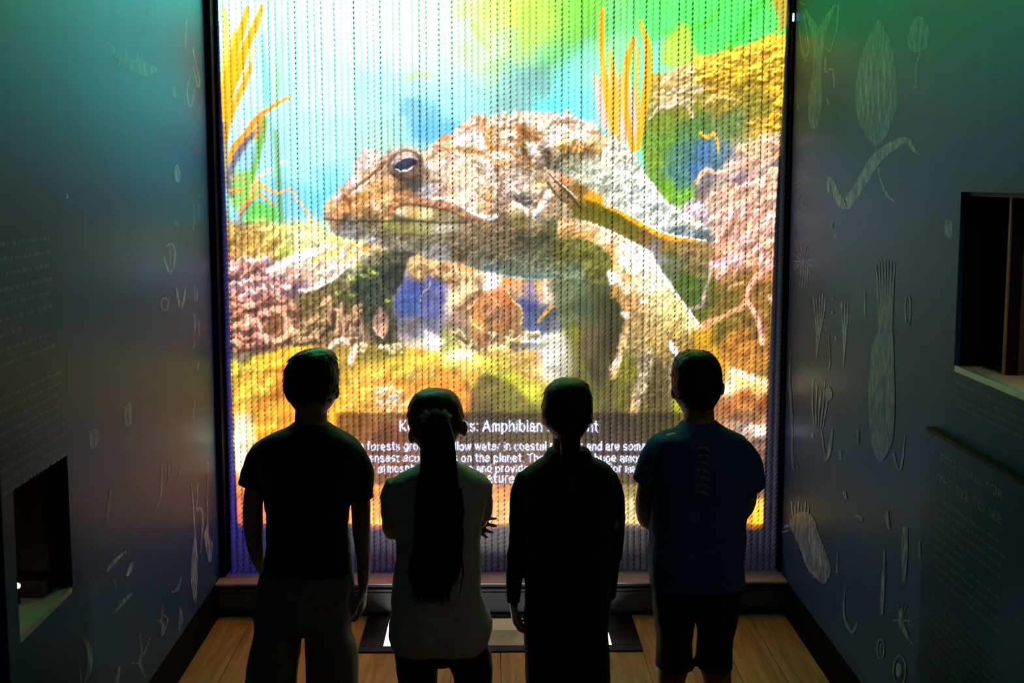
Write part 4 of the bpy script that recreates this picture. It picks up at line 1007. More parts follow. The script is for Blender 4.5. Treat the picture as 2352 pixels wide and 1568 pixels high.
# upright boards inside the right niche, one edge coloured lighter as if lit
M_edgewood = wood('lit_board_edge', (0.16, 0.065, 0.008), (0.24, 0.10, 0.015), 0.5, along=2)
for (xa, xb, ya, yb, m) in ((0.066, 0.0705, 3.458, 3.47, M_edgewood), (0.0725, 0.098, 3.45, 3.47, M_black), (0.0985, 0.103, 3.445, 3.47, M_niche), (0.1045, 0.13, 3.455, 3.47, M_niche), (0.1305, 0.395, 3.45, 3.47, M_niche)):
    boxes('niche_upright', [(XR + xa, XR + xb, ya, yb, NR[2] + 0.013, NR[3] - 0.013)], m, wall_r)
boxes('niche_upright', [(XL - 0.395, XL - 0.045, 3.655, 3.675, NL[2] + 0.075, NL[3] - 0.013)], M_niche, wall_l)
boxes('niche_step', [(XL - 0.395, XL - 0.047, 3.60, 3.686, NL[2] + 0.013, NL[2] + 0.06)], M_niche, wall_l)


def small_lamp(name, loc, power, color, size=0.03):
    d = bpy.data.lights.new(name, 'AREA')
    d.energy, d.color, d.size = power, color, size
    o = bpy.data.objects.new(name, d)
    o.location = loc
    COL.objects.link(o)
    return o


boxes('niche_downlight', [(XR + 0.05, XR + 0.11, 2.90, 2.96, NR[3] - 0.022, NR[3] - 0.0125)], M_black, wall_r)
small_lamp('niche_lamp_right', (XR + 0.08, 2.93, NR[3] - 0.03), 1.3, (1.0, 0.72, 0.46))
boxes('niche_downlight', [(XL - 0.13, XL - 0.08, 3.33, 3.38, NL[3] - 0.022, NL[3] - 0.0125)], M_black, wall_l)
small_lamp('niche_lamp_left', (XL - 0.105, 3.355, NL[3] - 0.03), 0.045, (1.0, 0.72, 0.48))
# little bulb standing in the left niche
bc = at(0, XL - 0.10, 40, 1345)
bm = bmesh.new()
bmesh.ops.create_uvsphere(bm, u_segments=12, v_segments=8, radius=0.008, matrix=Matrix.Translation(bc))
bulb = mesh_obj('bulb', bm, glow('bulb_glow', (1.0, 0.93, 0.85), 2.5), wall_l, smooth=True)
bm = bmesh.new()
tube(bm, [(bc.x, bc.y, NL[2] + 0.013), (bc.x, bc.y, bc.z - 0.006)], [0.006, 0.004], 10)
mesh_obj('bulb_stem', bm, M_black, wall_l)

# raised label panels around the niches
w = 0.004


def surround(wall, side, x, ya, yb, za, zb, nch, mat):
    y0, y1, z0, z1 = nch
    xs = (x, x + w) if side == 'l' else (x - w, x)
    y0, y1 = max(y0, ya), min(y1, yb)
    lst = [(xs[0], xs[1], ya, yb, za, z0 - 0.005), (xs[0], xs[1], ya, yb, z1, zb), (xs[0], xs[1], y1, yb, z0 - 0.005, z1)]
    if y0 > ya:
        lst.append((xs[0], xs[1], ya, y0, z0 - 0.005, z1))
    return boxes('label_panel', lst, mat, wall)


surround(wall_l, 'l', XL, 3.192, 3.735, 0.30, 1.975, NL, M_label)
surround(wall_r, 'r', XR, 1.8, 3.70, 1.215, 1.934, NR, M_label)
board = boxes('label_board', [(XR - 0.028, XR, 1.8, 3.777, 0.16, 1.185)], M_label, wall_r, bevel=0.002)
boxes('label_board_cap', [(XR - 0.030, XR, 1.8, 3.779, 1.1855, 1.194)], M_black, wall_r)


# ---------------------------------------------------------------- prints on the side walls
I_hi = print_ink('print_ink_strong', (0.66, 0.78, 0.95), 0.85)
I_mid = print_ink('print_ink_medium', (0.62, 0.74, 0.92), 0.55)
I_lo = print_ink('print_ink_faint', (0.58, 0.72, 0.92), 0.30)
I_text = print_ink('print_ink_text', (0.55, 0.58, 0.46), 0.24, 120)
I_head = print_ink('print_ink_heading', (0.60, 0.68, 0.62), 0.55, 200)


class Wall:
    def __init__(self, side):
        self.s = side
        self.x = XL + 0.0003 if side == 'l' else XR - 0.0003
        self.obj = wall_l if side == 'l' else wall_r
        self.n = 0

    def p(self, x, y):
        # every print lies a hair above the one before
        return at(0, self.x + (1 if self.s == 'l' else -1) * 0.00002 * self.n, x, y)

    def fill(self, pts, ink=None, n=5):
        bm = bmesh.new()
        self.n += 1
        q = [Vector((a, b, 0)) for a, b in pts]
        q = spline(q + [q[0]], n)[:-1]
        bm.faces.new([bm.verts.new(self.p(v.x, v.y)) for v in q])
        bmesh.ops.triangulate(bm, faces=bm.faces)
        return mesh_obj('plankton_print', bm, ink or I_mid, self.obj, facing=(1, 0, 0) if self.s == 'l' else (-1, 0, 0))

    def lines(self, strokes, ink=None):
        bm = bmesh.new()
        for pts, wd in strokes:
            self.n += 1
            q = spline([Vector((a, b, 0)) for a, b in pts], 5) if len(pts) > 2 else [Vector((a, b, 0)) for a, b in pts]
            ws = np.interp(np.linspace(0, 1, len(q)), np.linspace(0, 1, len(wd)), wd) if hasattr(wd, '__len__') else [wd] * len(q)
            prev = None
            for i, v in enumerate(q):
                d = (q[min(i + 1, len(q) - 1)] - q[max(i - 1, 0)]).normalized()
                nn = Vector((-d.y, d.x, 0)) * (ws[i] / 2)
                cur = (bm.verts.new(self.p(v.x + nn.x, v.y + nn.y)), bm.verts.new(self.p(v.x - nn.x, v.y - nn.y)))
                if prev:
                    bm.faces.new((prev[0], cur[0], cur[1], prev[1]))
                prev = cur
        return mesh_obj('plankton_print', bm, ink or I_mid, self.obj, facing=(1, 0, 0) if self.s == 'l' else (-1, 0, 0))


def oval(cx, cy, rx, ry, n=14, tilt=0.0):
    c, s = math.cos(tilt), math.sin(tilt)
    return [(cx + rx * math.cos(a) * c - ry * math.sin(a) * s, cy + rx * math.cos(a) * s + ry * math.sin(a) * c) for a in (2 * math.pi * k / n for k in range(n))]


def ovline(cx, cy, rx, ry, wd, tilt=0.0):
    o = oval(cx, cy, rx, ry, 14, tilt)
    return (o + [o[0]], wd)


WL, WR = Wall('l'), Wall('r')
WL.lines([([(280, 137), (308, 150), (336, 158), (360, 162)], [8, 28, 33, 10]), ([(280, 138), (265, 120), (249, 99)], [8, 16, 3]), ([(280, 138), (270, 152)], [8, 3]), ([(294, 134), (288, 111)], [8, 2]), ([(316, 143), (317, 118)], [8, 2])], I_mid)
WL.lines([([(443, 110), (451, 150), (458, 185), (455, 200), (448, 170), (444, 150)], 3), ([(436, 176), (430, 205), (434, 238), (441, 240), (446, 205)], 3)], I_mid)
WL.lines([([(345, 10), (348, 40)], 14), ([(330, 60), (332, 82)], 5), ([(400, 200), (402, 225)], 6), ([(428, 40), (426, 110)], 4), ([(458, 240), (457, 275)], 3)], I_lo)
WL.fill([(400, 384), (408, 378), (415, 398), (411, 418), (402, 412)], I_mid)
WL.lines([([(155, 446), (155, 455)], 5)], I_mid)
WL.lines([([(402, 505), (408, 515), (413, 518)], [3, 8, 3]), ([(445, 470), (447, 500), (443, 530)], 3), ([(456, 470), (457, 505)], 3)], I_lo)
WL.lines([([(376, 590), (383, 610), (392, 627), (400, 605), (402, 575), (394, 560), (382, 566)], [3, 4, 6, 4, 3, 3, 3]), ([(390, 575), (391, 610)], 3)], I_hi)
WL.lines([([(405, 660), (410, 690), (415, 705), (422, 690), (426, 660)], [2, 5, 8, 5, 2])], I_hi)
WL.lines([ovline(379, 698, 8, 14, 4)], I_mid)
WL.lines([([(446, 655), (449, 690), (453, 685), (452, 665)], 3), ([(446, 720), (448, 740), (446, 800)], 3), ([(456, 735), (458, 770)], 3), ([(456, 830), (454, 850)], 3), ([(448, 920), (444, 960)], 3)], I_mid)
WL.fill([(285, 935), (300, 925), (303, 960), (298, 978), (287, 975)], I_lo)
WL.fill([(205, 990), (226, 985), (228, 1012), (215, 1030), (207, 1025)], I_lo)
WL.lines([([(370, 1065), (372, 1110), (366, 1150), (355, 1175)], [3, 5, 6, 3]), ([(388, 1060), (386, 1110)], 3), ([(402, 1120), (410, 1095), (414, 1070)], 3), ([(255, 1120), (245, 1190)], 6)], I_lo)
WL.lines([([(478, 1060), (476, 1140), (477, 1200), (474, 1228), (480, 1250), (482, 1290)], [2, 3, 3, 12, 18, 5]), ([(438, 1104), (444, 1160), (448, 1230), (447, 1280), (446, 1330), (449, 1385)], [2, 3, 4, 14, 16, 3]),
          ([(455, 1105), (452, 1170), (460, 1165), (466, 1190), (461, 1270)], [2, 3, 6, 5, 2])], I_hi)
WL.lines([([(246, 1312), (262, 1290), (290, 1265)], [3, 9, 2]), ([(292, 1322), (300, 1305), (305, 1290)], [4, 10, 5])], I_hi)
WL.lines([([(262, 1410), (285, 1380), (304, 1362)], [2, 9, 5]), ([(395, 1360), (409, 1350), (417, 1322)], [3, 8, 2]), ([(263, 1330), (268, 1350)], 3)], I_mid)
WL.lines([([(373, 1385), (372, 1420), (360, 1425), (374, 1432), (372, 1460), (382, 1438), (385, 1420), (376, 1412)], [2, 5, 3, 8, 2, 3, 3, 4]), ([(414, 1392), (416, 1420), (411, 1450)], [2, 10, 2])], I_mid)
WL.lines([([(192, 1462), (205, 1490), (206, 1530), (196, 1568)], [8, 12, 12, 4]), ([(180, 1510), (184, 1568)], [4, 10])], I_mid)
WL.fill(oval(148, 1545, 14, 30), I_lo)
WL.lines([([(322, 1455), (326, 1500), (322, 1522), (334, 1556)], [3, 4, 8, 3]), ([(345, 1465), (330, 1505)], [2, 4]), ([(302, 1523), (322, 1522)], 4), ([(275, 1530), (268, 1568)], [6, 10])], I_mid)
# right-hand wall
WR.lines([([(1868, 297), (1870, 270), (1872, 225), (1876, 165), (1879, 110), (1880, 72)], [6, 28, 32, 18, 22, 36]), ([(1880, 84), (1864, 52), (1848, 20)], [24, 14, 4]), ([(1881, 84), (1899, 46), (1918, 10)], [24, 14, 4])], I_lo)
WR.lines([([(1846, 30), (1852, 70), (1858, 110), (1850, 130), (1842, 110)], 2.5), ([(1926, 10), (1922, 60), (1912, 100), (1905, 118), (1898, 110)], 2.5), ([(1836, 60), (1842, 120), (1852, 140)], 2), ([(1896, 130), (1896, 165), (1912, 158), (1916, 200)], 3),
          ([(1832, 240), (1834, 252)], 3), ([(1900, 225), (1903, 240)], 3), ([(1838, 5), (1850, 12)], 2)], I_mid)
WR.fill([(2018, 42), (2036, 75), (2050, 110), (2058, 170), (2060, 240), (2044, 295), (2016, 332), (1988, 310), (1968, 262), (1966, 190), (1982, 115)], I_lo)
WR.lines([([(2008 + dx, 95 + abs(dx) * 2), (2005 + dx * 1.2, 180), (2010 + dx, 290 - abs(dx))], [2, 4, 2]) for dx in (-26, -14, -3, 9, 22, 34)], I_mid)
WR.lines([([(2010, 330), (2012, 352)], 3)], I_lo)
WR.fill([(2108, 36), (2124, 44), (2136, 75), (2128, 108), (2112, 120), (2092, 116), (2084, 92), (2094, 52)], I_lo)
WR.lines([([(2114, 120), (2106, 145), (2104, 180), (2103, 200)], 3.5), ([(2098, 200), (2108, 201)], 3)], I_mid)
WR.lines([([(1903, 442), (1902, 415), (1910, 412), (1922, 450), (1940, 470), (1955, 455), (1985, 408), (2015, 362), (2055, 332), (2082, 322), (2098, 342), (2112, 356)], [4, 5, 7, 16, 22, 22, 24, 24, 20, 14, 8, 5]),
          ([(2017, 385), (2026, 425), (2040, 450), (2055, 464)], [3, 5, 7, 3])], I_mid)
WR.fill([(2172, 503), (2184, 508), (2190, 520), (2188, 548), (2178, 545), (2170, 530)], I_mid)
WR.lines([([(1838 + 14 * math.sin(k * 1.3) + k, 370 + k * 12), (1842 + 10 * math.sin(k), 392 + k * 12), (1834 + 22 * math.cos(k * 2.1), 410 + k * 12)], 2) for k in range(9)], I_lo)
WR.lines([([(1845, 600), (1845 + 26 * math.cos(a), 595 + 38 * math.sin(a))], 2) for a in (k * 0.5 for k in range(12))] + [([(1840 + k * 5, 620), (1836 + k * 6, 662)], 2) for k in range(4)], I_mid)
WR.lines([([(1868 + k * 7, 666 + abs(k - 2) * 6), (1872 + k * 5, 720), (1875 + k * 2, 770), (1874, 830)], [2, 3, 3, 2]) for k in range(5)], I_mid)
WR.lines([([(1932 + k * 8, 692 + (k % 2) * 8), (1935 + k * 5, 740), (1938 + k * 2, 785), (1936, 850)], [2, 4, 3, 2]) for k in range(3)], I_mid)
WR.lines([([(1912, 680), (1912, 690)], 4), ([(1911, 714), (1911, 722)], 4), ([(1919, 772), (1919, 782)], 4), ([(1986, 665), (1986, 730)], 4), ([(1897, 752), (1897, 760)], 3), ([(1903, 770), (1906, 830), (1902, 850)], 3), ([(1918, 538), (1918, 546)], 4), ([(1912, 512), (1910, 524)], 4)], I_mid)
WR.lines([ovline(2085, 712, 6, 36, 3)], I_mid)
WR.lines([([(2012 + k * 7, 592 + abs(k - 3) * 5), (2015 + k * 6, 660), (2018 + k * 5, 735), (2020 + k * 4.5, 780)], [2, 5, 5, 3]) for k in range(7)], I_lo)
WR.fill([(2008, 778), (2018, 760), (2048, 760), (2052, 785), (2054, 860), (2055, 950), (2048, 1020), (2022, 1060), (2002, 1020), (1996, 950), (1998, 860)], I_lo)
WR.lines([([(2006, 790), (2000, 880), (2000, 960), (2010, 1030)], 8), ([(2048, 790), (2050, 880), (2048, 960), (2036, 1030)], 8)], I_lo)
WR.lines([([(1816, 800), (1814, 880), (1818, 960), (1820, 1060), (1824, 1078)], [3, 5, 7, 6, 3]), ([(1830, 1060), (1832, 1075)], 3)], I_lo)
WR.lines([([(1868 + k * 9, 870 + (k % 3) * 15), (1866 + k * 8, 930), (1870 + k * 5, 980)], [2, 5, 2]) for k in range(5)] + [([(1886, 985), (1892, 1030), (1897, 1058), (1906, 1030), (1912, 985)], [3, 4, 5, 8, 4])], I_mid)
WR.fill(oval(1903, 905, 9, 16), I_lo)
WR.lines([([(1866, 992), (1866, 1005)], 5), ([(1929, 1032), (1930, 1056)], [5, 8]), ([(1970, 985), (1970, 1020)], 5), ([(2052, 1040), (2060, 1072), (2070, 1072), (2078, 1000)], 4)], I_mid)
WR.fill([(1812, 1205), (1820, 1186), (1846, 1174), (1868, 1188), (1880, 1225), (1897, 1268), (1908, 1310), (1894, 1340), (1872, 1326), (1852, 1302), (1838, 1262), (1824, 1228)], I_mid)
WR.lines([([(1836, 1220), (1842, 1256), (1856, 1300), (1876, 1322)], [6, 5, 5, 4]), ([(1858, 1215), (1870, 1260), (1884, 1300)], [10, 14, 16])] + [([(1820 + k * 7, 1186), (1818 + k * 8, 1150 + (k % 2) * 10)], 3) for k in range(6)] + [([(1800, 1210), (1812, 1206)], 6), ([(1796, 1222), (1810, 1218)], 4)], I_hi)
WR.lines([([(1924, 1270), (1922, 1300), (1921, 1315)], [2, 4, 8]), ([(1938, 1128), (1944, 1145), (1940, 1140)], [8, 4, 2]), ([(1964, 1182), (1975, 1188), (1980, 1198)], [3, 9, 3])], I_mid)
WR.lines([([(2038, 1172), (2037, 1190), (2043, 1216)], [6, 10, 5]), ([(2031, 1262), (2029, 1330), (2024, 1410)], [3, 9, 8]), ([(2079, 1210), (2078, 1260), (2076, 1335)], [12, 14, 8])], I_mid)
WR.lines([([(1944, 1340), (1938, 1380), (1940, 1420), (1956, 1452), (1968, 1430)], [2, 4, 4, 8, 3]), ([(2111, 1240), (2112, 1280)], 5), ([(2124, 1245), (2126, 1288)], 5), ([(2122, 1345), (2117, 1380), (2118, 1405)], 5), ([(2120, 1490), (2124, 1515)], 7)], I_mid)
WR.lines([([(2050, 1425), (2072, 1424), (2092, 1425)], 5), ([(2071, 1395), (2070, 1430), (2078, 1450), (2096, 1480)], [4, 12, 10, 3]), ([(2060, 1385), (2070, 1415), (2084, 1385)], 3)], I_mid)
WR.lines([ovline(2022, 1490, 8, 22, 4), ovline(2066, 1540, 14, 34, 4)], I_mid)
WR.fill(oval(2022, 1490, 4, 12), I_mid)
WR.fill(oval(2064, 1538, 7, 16), I_mid)


# lettering on the label board and the (illegible) lines of small print
def text_mesh(txt, size=1.0):
    cu = bpy.data.curves.new('lettering', 'FONT')
    cu.body = txt
    cu.size = size
    cu.resolution_u = 3
    ob = bpy.data.objects.new('lettering', cu)
    COL.objects.link(ob)
    bpy.context.view_layer.update()
    dg = bpy.context.evaluated_depsgraph_get()
    me = bpy.data.meshes.new_from_object(ob.evaluated_get(dg))
    bpy.data.objects.remove(ob)
    co = np.array([v.co[:2] for v in me.vertices])
    me.calc_loop_triangles()
    tri = np.array([t.vertices[:] for t in me.loop_triangles])
    bpy.data.meshes.remove(me)
    return co, tri


def wall_text(txt, xp, a, b, cap, parent, ink):
    """text on the right wall from pixel a to pixel b, cap height in metres"""
    co, tri = text_mesh(txt)
    A, B = at(0, xp, *a), at(0, xp, *b)
    x0, x1 = co[:, 0].min(), co[:, 0].max()
    ky = (B.y - A.y) / (x1 - x0)
    kz = cap / 0.73
    bm = bmesh.new()
    vv = [bm.verts.new((xp, A.y + (x - x0) * ky, A.z + y * kz)) for x, y in co]
    for t in tri:
        try:
            bm.faces.new([vv[i] for i in t])
        except ValueError:
            pass
    return mesh_obj('heading_lettering', bm, ink, parent, facing=(-1, 0, 0))


XB = XR - 0.0283
wall_text('TOO SMALL FOR', XB, (2157, 1056), (2304, 1140), 0.025, wall_r, I_head)
wall_text('THE EYE TO SEE', XB, (2155, 1106), (2301, 1188), 0.025, wall_r, I_head)


def small_print(x, y0, y1, z_top, dz, n, parent, seed, wd=0.008, short=()):
    r = random.Random(seed)
    for k in range(n):
        bm = bmesh.new()
        y = y0
        end = y1 if k not in short else y0 + (y1 - y0) * 0.5
        sg = 1 if y1 > y0 else -1
        z = z_top - k * dz
        while (end - y) * sg > 0.03:
            ln = r.uniform(0.015, 0.05)
            q = [bm.verts.new((x, y, z)), bm.verts.new((x, y + sg * ln, z)), bm.verts.new((x, y + sg * ln, z + wd)), bm.verts.new((x, y, z + wd))]
            bm.faces.new(q)
            y += sg * (ln + 0.009)
        mesh_obj('small_print', bm, I_text, parent, facing=(1, 0, 0) if x < 0 else (-1, 0, 0))


t0 = at(0, XB, 2152, 1145)
small_print(XB, t0.y, t0.y - 0.50, t0.z, 0.0285, 9, wall_r, 5, short=(4,))
small_print(XB, t0.y + 0.01, t0.y - 0.50, t0.z - 0.30, 0.022, 9, wall_r, 6, 0.006)
xl = XL + 0.0043
t1 = at(0, xl, 118, 550)
small_print(xl, 3.20, t1.y, t1.z, 0.0375, 9, wall_l, 7, 0.011, (6,))
small_print(xl, 3.20, t1.y + 0.04, t1.z - 0.38, 0.030, 9, wall_l, 8, 0.009)
t2 = at(0, XR - 0.0043, 2195, 880)
small_print(XR - 0.0043, t2.y, t2.y - 0.5, t2.z, 0.021, 4, wall_r, 9, 0.006)

# ---------------------------------------------------------------- lit case let into the floor before the plinth
case = empty('floor_display_case', (0.03, 5.37, 0), label='low black-framed lit display case let into the floor in front of the plinth', cat='display case')
cx0, cx1, cy0, cy1 = CASE
ix0, ix1, iy0, iy1 = -0.452, 0.492, 5.205, 5.572
zt = 0.006
for nm, b in (('frame_rail', (cx0, cx1, cy0, iy0, -0.085, zt)), ('frame_rail', (cx0, cx1, iy1, cy1 - 0.001, -0.085, zt)), ('frame_rail', (cx0, ix0, iy0 + .0005, iy1 - .0005, -0.085, zt)), ('frame_rail', (ix1, cx1, iy0 + .0005, iy1 - .0005, -0.085, zt))):
    boxes(nm, [b], M_frame, case, bevel=0.002)
M_bed = material('case_bed_stone', (0.60, 0.53, 0.38), rough=0.85, var=0.35, scale=26, bump=0.6, bscale=40)
boxes('bed', [(ix0 + .0005, ix1 - .0005, iy0 + .001, iy1 - .001, -0.085, -0.056)], M_bed, case)
boxes('far_wall', [(ix0 + .001, ix1 - .001, iy1 - 0.012, iy1 - .0008, -0.0555, -0.003)], material('case_far_wall', (0.5, 0.40, 0.24), rough=0.8, var=.15), case)
boxes('stone_step', [(ix0 + .09, ix1 - .09, iy0 + 0.03, iy0 + 0.10, -0.0558, -0.042)], M_bed, case, bevel=0.006)
M_led = glow('case_led', (1.0, 0.97, 0.92), 28.0)
boxes('led_strip', [(ix0 + 0.001, ix0 + 0.016, iy0 + 0.004, iy1 - 0.02, -0.0555, -0.006)], M_led, case)
boxes('led_strip', [(ix1 - 0.016, ix1 - 0.001, iy0 + 0.004, iy1 - 0.02, -0.0555, -0.006)], M_led, case)
M_glass = bpy.data.materials.new('case_glass')
_t, _N, _L, _b = nodes_of(M_glass)
_b.inputs['Base Color'].default_value = (0.02, 0.02, 0.02, 1)
_b.inputs['Roughness'].default_value = 0.03
_tr, _mx = _N.new('ShaderNodeBsdfTransparent'), _N.new('ShaderNodeMixShader')
_mx.inputs[0].default_value = 0.06
_L.new(_tr.outputs[0], _mx.inputs[1])
_L.new(_b.outputs[0], _mx.inputs[2])
_L.new(_mx.outputs[0], _N['Material Output'].inputs['Surface'])
boxes('glass_pane', [(ix0 - 0.004, ix1 + 0.004, iy0 - 0.004, iy1 + 0.004, zt + 0.0004, zt + 0.0034)], M_glass, case)

# ---------------------------------------------------------------- the rope curtain
M_rope = material('rope_cotton', (0.80, 0.79, 0.77), rough=0.95, spec=0.1, var=0.06, scale=160, bump=0.35, bscale=520)
ROPE_R, LAY = 0.01525, 0.066
z0r, z1r = 0.147, Z_TOP
bm = bmesh.new()
NA, NZ = 18, int((z1r - z0r + LAY) / 0.0034)
rings = []
for k in range(NZ + 1):
    z = (z1r - z0r + LAY) * k / NZ
    tw = 2 * math.pi * z / LAY
    ring = []
    for a in range(NA):
        ph = 2 * math.pi * a / NA
        d = (ph - tw) % (2 * math.pi / 3) - math.pi / 3
        rr = 0.40 * math.cos(d) + math.sqrt(0.60 ** 2 - (0.40 * math.sin(d)) ** 2)
        ring.append((math.cos(ph) * rr * ROPE_R, math.sin(ph) * rr * ROPE_R, z))
    rings.append(ring)
ring_loft(bm, rings)
rope_me = bpy.data.meshes.new('rope')
bmesh.ops.recalc_face_normals(bm, faces=bm.faces)
bm.to_mesh(rope_me)
bm.free()
rope_me.shade_smooth()
rope_me.materials.append(M_rope)
backing = boxes('trim_4', [(XL + 0.03, XR - 0.014, 5.812, 5.83, 0.147, Z_TOP)], material('curtain_backing', (0.42, 0.42, 0.42), rough=0.9), kind='structure')
curtain = empty('rope_curtain', (0.05, ROPE_Y, z0r), label='curtain of twisted ropes carrying the projected underwater picture', cat='rope curtain')
xa, xb = XL + 0.050, XR - 0.030
NR_ = 88
rr_ = random.Random(11)
drift = 0.0
for k in range(NR_):
    o = bpy.data.objects.new('rope', rope_me)
    f = k / (NR_ - 1)
    drift = 0.75 * drift + rr_.uniform(-1, 1) * 0.0006
    o.location = (xa + (xb - xa) * f + drift, ROPE_Y + rr_.uniform(-0.0025, 0.0025), z0r)
    # same lay in every rope: a turn about its axis just shifts the strands
    o.rotation_euler = (rr_.uniform(-1, 1) * 0.0006, rr_.uniform(-1, 1) * 0.0009, rr_.uniform(0, 6.28))
    o.scale = (1, 1, (z1r - z0r - 0.002) / (z1r - z0r + LAY))
    link(o, curtain)

# ---------------------------------------------------------------- the projector: housing outside the frame, and its slide
pj = empty('projector', LAMP, label='ceiling projector throwing the underwater picture on the ropes', cat='projector')
painter = Painter()
pic = painter.paint()


def srgb(c):
    return np.where(c <= 0.04045, c / 12.92, ((c + 0.055) / 1.055) ** 2.4)


# caption mask, half-pixel raster
TX0, TX1, TY0, TY1, TS = 780.0, 1600.0, 955.0, 1125.0, 0.5
tw_, th_ = int((TX1 - TX0) / TS), int((TY1 - TY0) / TS)
tmask = np.zeros((th_, tw_))
for txt, xa_, xb_, base in CAPTION:
    pen, segs = 0.0, []
    for ch in txt:
        g = GLYPHS.get(ch, ())
        wdt = 0.0
        for q in g:
            if len(q) == 4:
                pl = [(q[0], q[1]), (q[2], q[3])]
            else:
                cx_, cy_, rx_, ry_, a0, a1 = q
                pl = [(cx_ + rx_ * math.cos(R(a0 + (a1 - a0) * k / 12)), cy_ + ry_ * math.sin(R(a0 + (a1 - a0) * k / 12))) for k in range(13)]
            wdt = max(wdt, max(p[0] for p in pl))
            segs += [(pen + p[0], p[1], pen + r_[0], r_[1]) for p, r_ in zip(pl, pl[1:])]
        pen += (wdt + 0.15) if g else 0.27
    kx = (xb_ - xa_) / (pen - 0.15)
    ky = kx * 1.12 if base < 1000 else kx * 1.08
    hw = 0.052 * kx / TS
    for x1, y1, x2, y2 in segs:
        x1, x2 = (xa_ + x1 * kx - TX0) / TS, (xa_ + x2 * kx - TX0) / TS
        y1, y2 = (base - y1 * ky - TY0) / TS, (base - y2 * ky - TY0) / TS
        a0, a1 = int(max(0, min(x1, x2) - hw - 2)), int(min(tw_ - 1, max(x1, x2) + hw + 2))
        b0, b1 = int(max(0, min(y1, y2) - hw - 2)), int(min(th_ - 1, max(y1, y2) + hw + 2))
        if a1 <= a0 or b1 <= b0:
            continue
        gx, gy = np.meshgrid(np.arange(a0, a1 + 1) + .5, np.arange(b0, b1 + 1) + .5)
        dx, dy = x2 - x1, y2 - y1
        tt = np.clip(((gx - x1) * dx + (gy - y1) * dy) / (dx * dx + dy * dy + 1e-9), 0, 1)
        dd = np.hypot(gx - x1 - tt * dx, gy - y1 - tt * dy)
        sl_ = tmask[b0:b1 + 1, a0:a1 + 1]
        np.maximum(sl_, np.clip(hw + .5 - dd, 0, 1), out=sl_)


def soften(m, n):
    for _ in range(n):
        p = np.pad(m, 1, mode='edge')
        m = (p[1:-1, 1:-1] * 4 + p[:-2, 1:-1] * 2 + p[2:, 1:-1] * 2 + p[1:-1, :-2] * 2 + p[1:-1, 2:] * 2 + p[:-2, :-2] + p[:-2, 2:] + p[2:, :-2] + p[2:, 2:]) / 16
    return m


tglow = soften(tmask, 14)
tmask = np.clip(soften(tmask, 1) * 1.15, 0, 1)


def bil(img, fx, fy):
    h, w_ = img.shape[:2]
    fx, fy = np.clip(fx, 0, w_ - 1.001), np.clip(fy, 0, h - 1.001)
    ix, iy = fx.astype(int), fy.astype(int)
    tx, ty = fx - ix, fy - iy
    if img.ndim == 3:
        tx, ty = tx[..., None], ty[..., None]
    return (img[iy, ix] * (1 - tx) + img[iy, ix + 1] * tx) * (1 - ty) + (img[iy + 1, ix] * (1 - tx) + img[iy + 1, ix + 1] * tx) * ty


gx_ = np.arange(472, 1846, 1.6)
gy_ = np.concatenate([np.arange(-384, -8, 4.0), np.arange(-8, 955, 1.9), np.arange(955, 1118, 1.1), np.arange(1118, 1338, 2.2)])
GX, GY = np.meshgrid(gx_, gy_)
lin = srgb(bil(pic, (GX - PX0) / PST, (GY - PY0) / PST))
lin = np.clip(lin, 0, 1) ** 1.2
sea = np.clip((lin[..., 1] - lin[..., 0]) * 5 + 0.5 * (GY < 230), 0, 1)[..., None] * np.clip((420 - GY) / 160, 0, 1)[..., None]
over = np.array((1.3, 1.3, 1.3)) * (1 - sea) + np.array((0.25, 1.9, 1.5)) * sea
lin = lin * (1 + over * lin ** 7) * PIC_GAIN
lin = lin * (1 + 2.0 * np.clip((-10 - GY) / 150, 0, 1))[..., None]   # unseen top of the picture, boosted to brighten the walls
inside_t = (GX > TX0) & (GX < TX1 - 2) & (GY > TY0) & (GY < TY1 - 2)
tm = np.where(inside_t, bil(tmask, (GX - TX0) / TS, (GY - TY0) / TS), 0)[..., None]
tg = np.where(inside_t, bil(tglow, (GX - TX0) / TS, (GY - TY0) / TS), 0)[..., None]
lin = lin * (1 - .5 * tg) + tg * np.array((.10, .12, .42))
lin = lin * (1 - tm) + tm * np.array((1.0, 1.08, 1.5))
# the picture ends; around it only the projector's bluish black
el = np.interp(GY, [p[0] for p in EDGE_L], [p[1] for p in EDGE_L])
er = np.interp(GY, [p[0] for p in EDGE_R], [p[1] for p in EDGE_R])
inx = np.clip((GX - el) / 3 + .5, 0, 1) * np.clip((er - GX) / 3 + .5, 0, 1)
iny = np.clip((1203 - GY) / 3 + .5, 0, 1)
fade = np.clip((1218 - GY) / 16, 0, 1) * 0.22
ins_ = (inx * np.maximum(iny, fade))[..., None]
side = np.clip((GX - 500) / 1300, 0, 1)[..., None]
low = np.clip((1330 - GY) / 130, 0, 1)[..., None]
blk = (np.array((.006, .006, .12)) * (1 - side) ** 4 + np.array((.006, .006, .018)) * (1 - (1 - side) ** 4)) * (0.25 + .75 * low) * (0.4 + 0.6 * np.clip((GY - 600) / 500, 0, 1))[..., None]
lin = lin * ins_ + blk * (1 - ins_)
lin = np.maximum(lin, blk * 0.1)

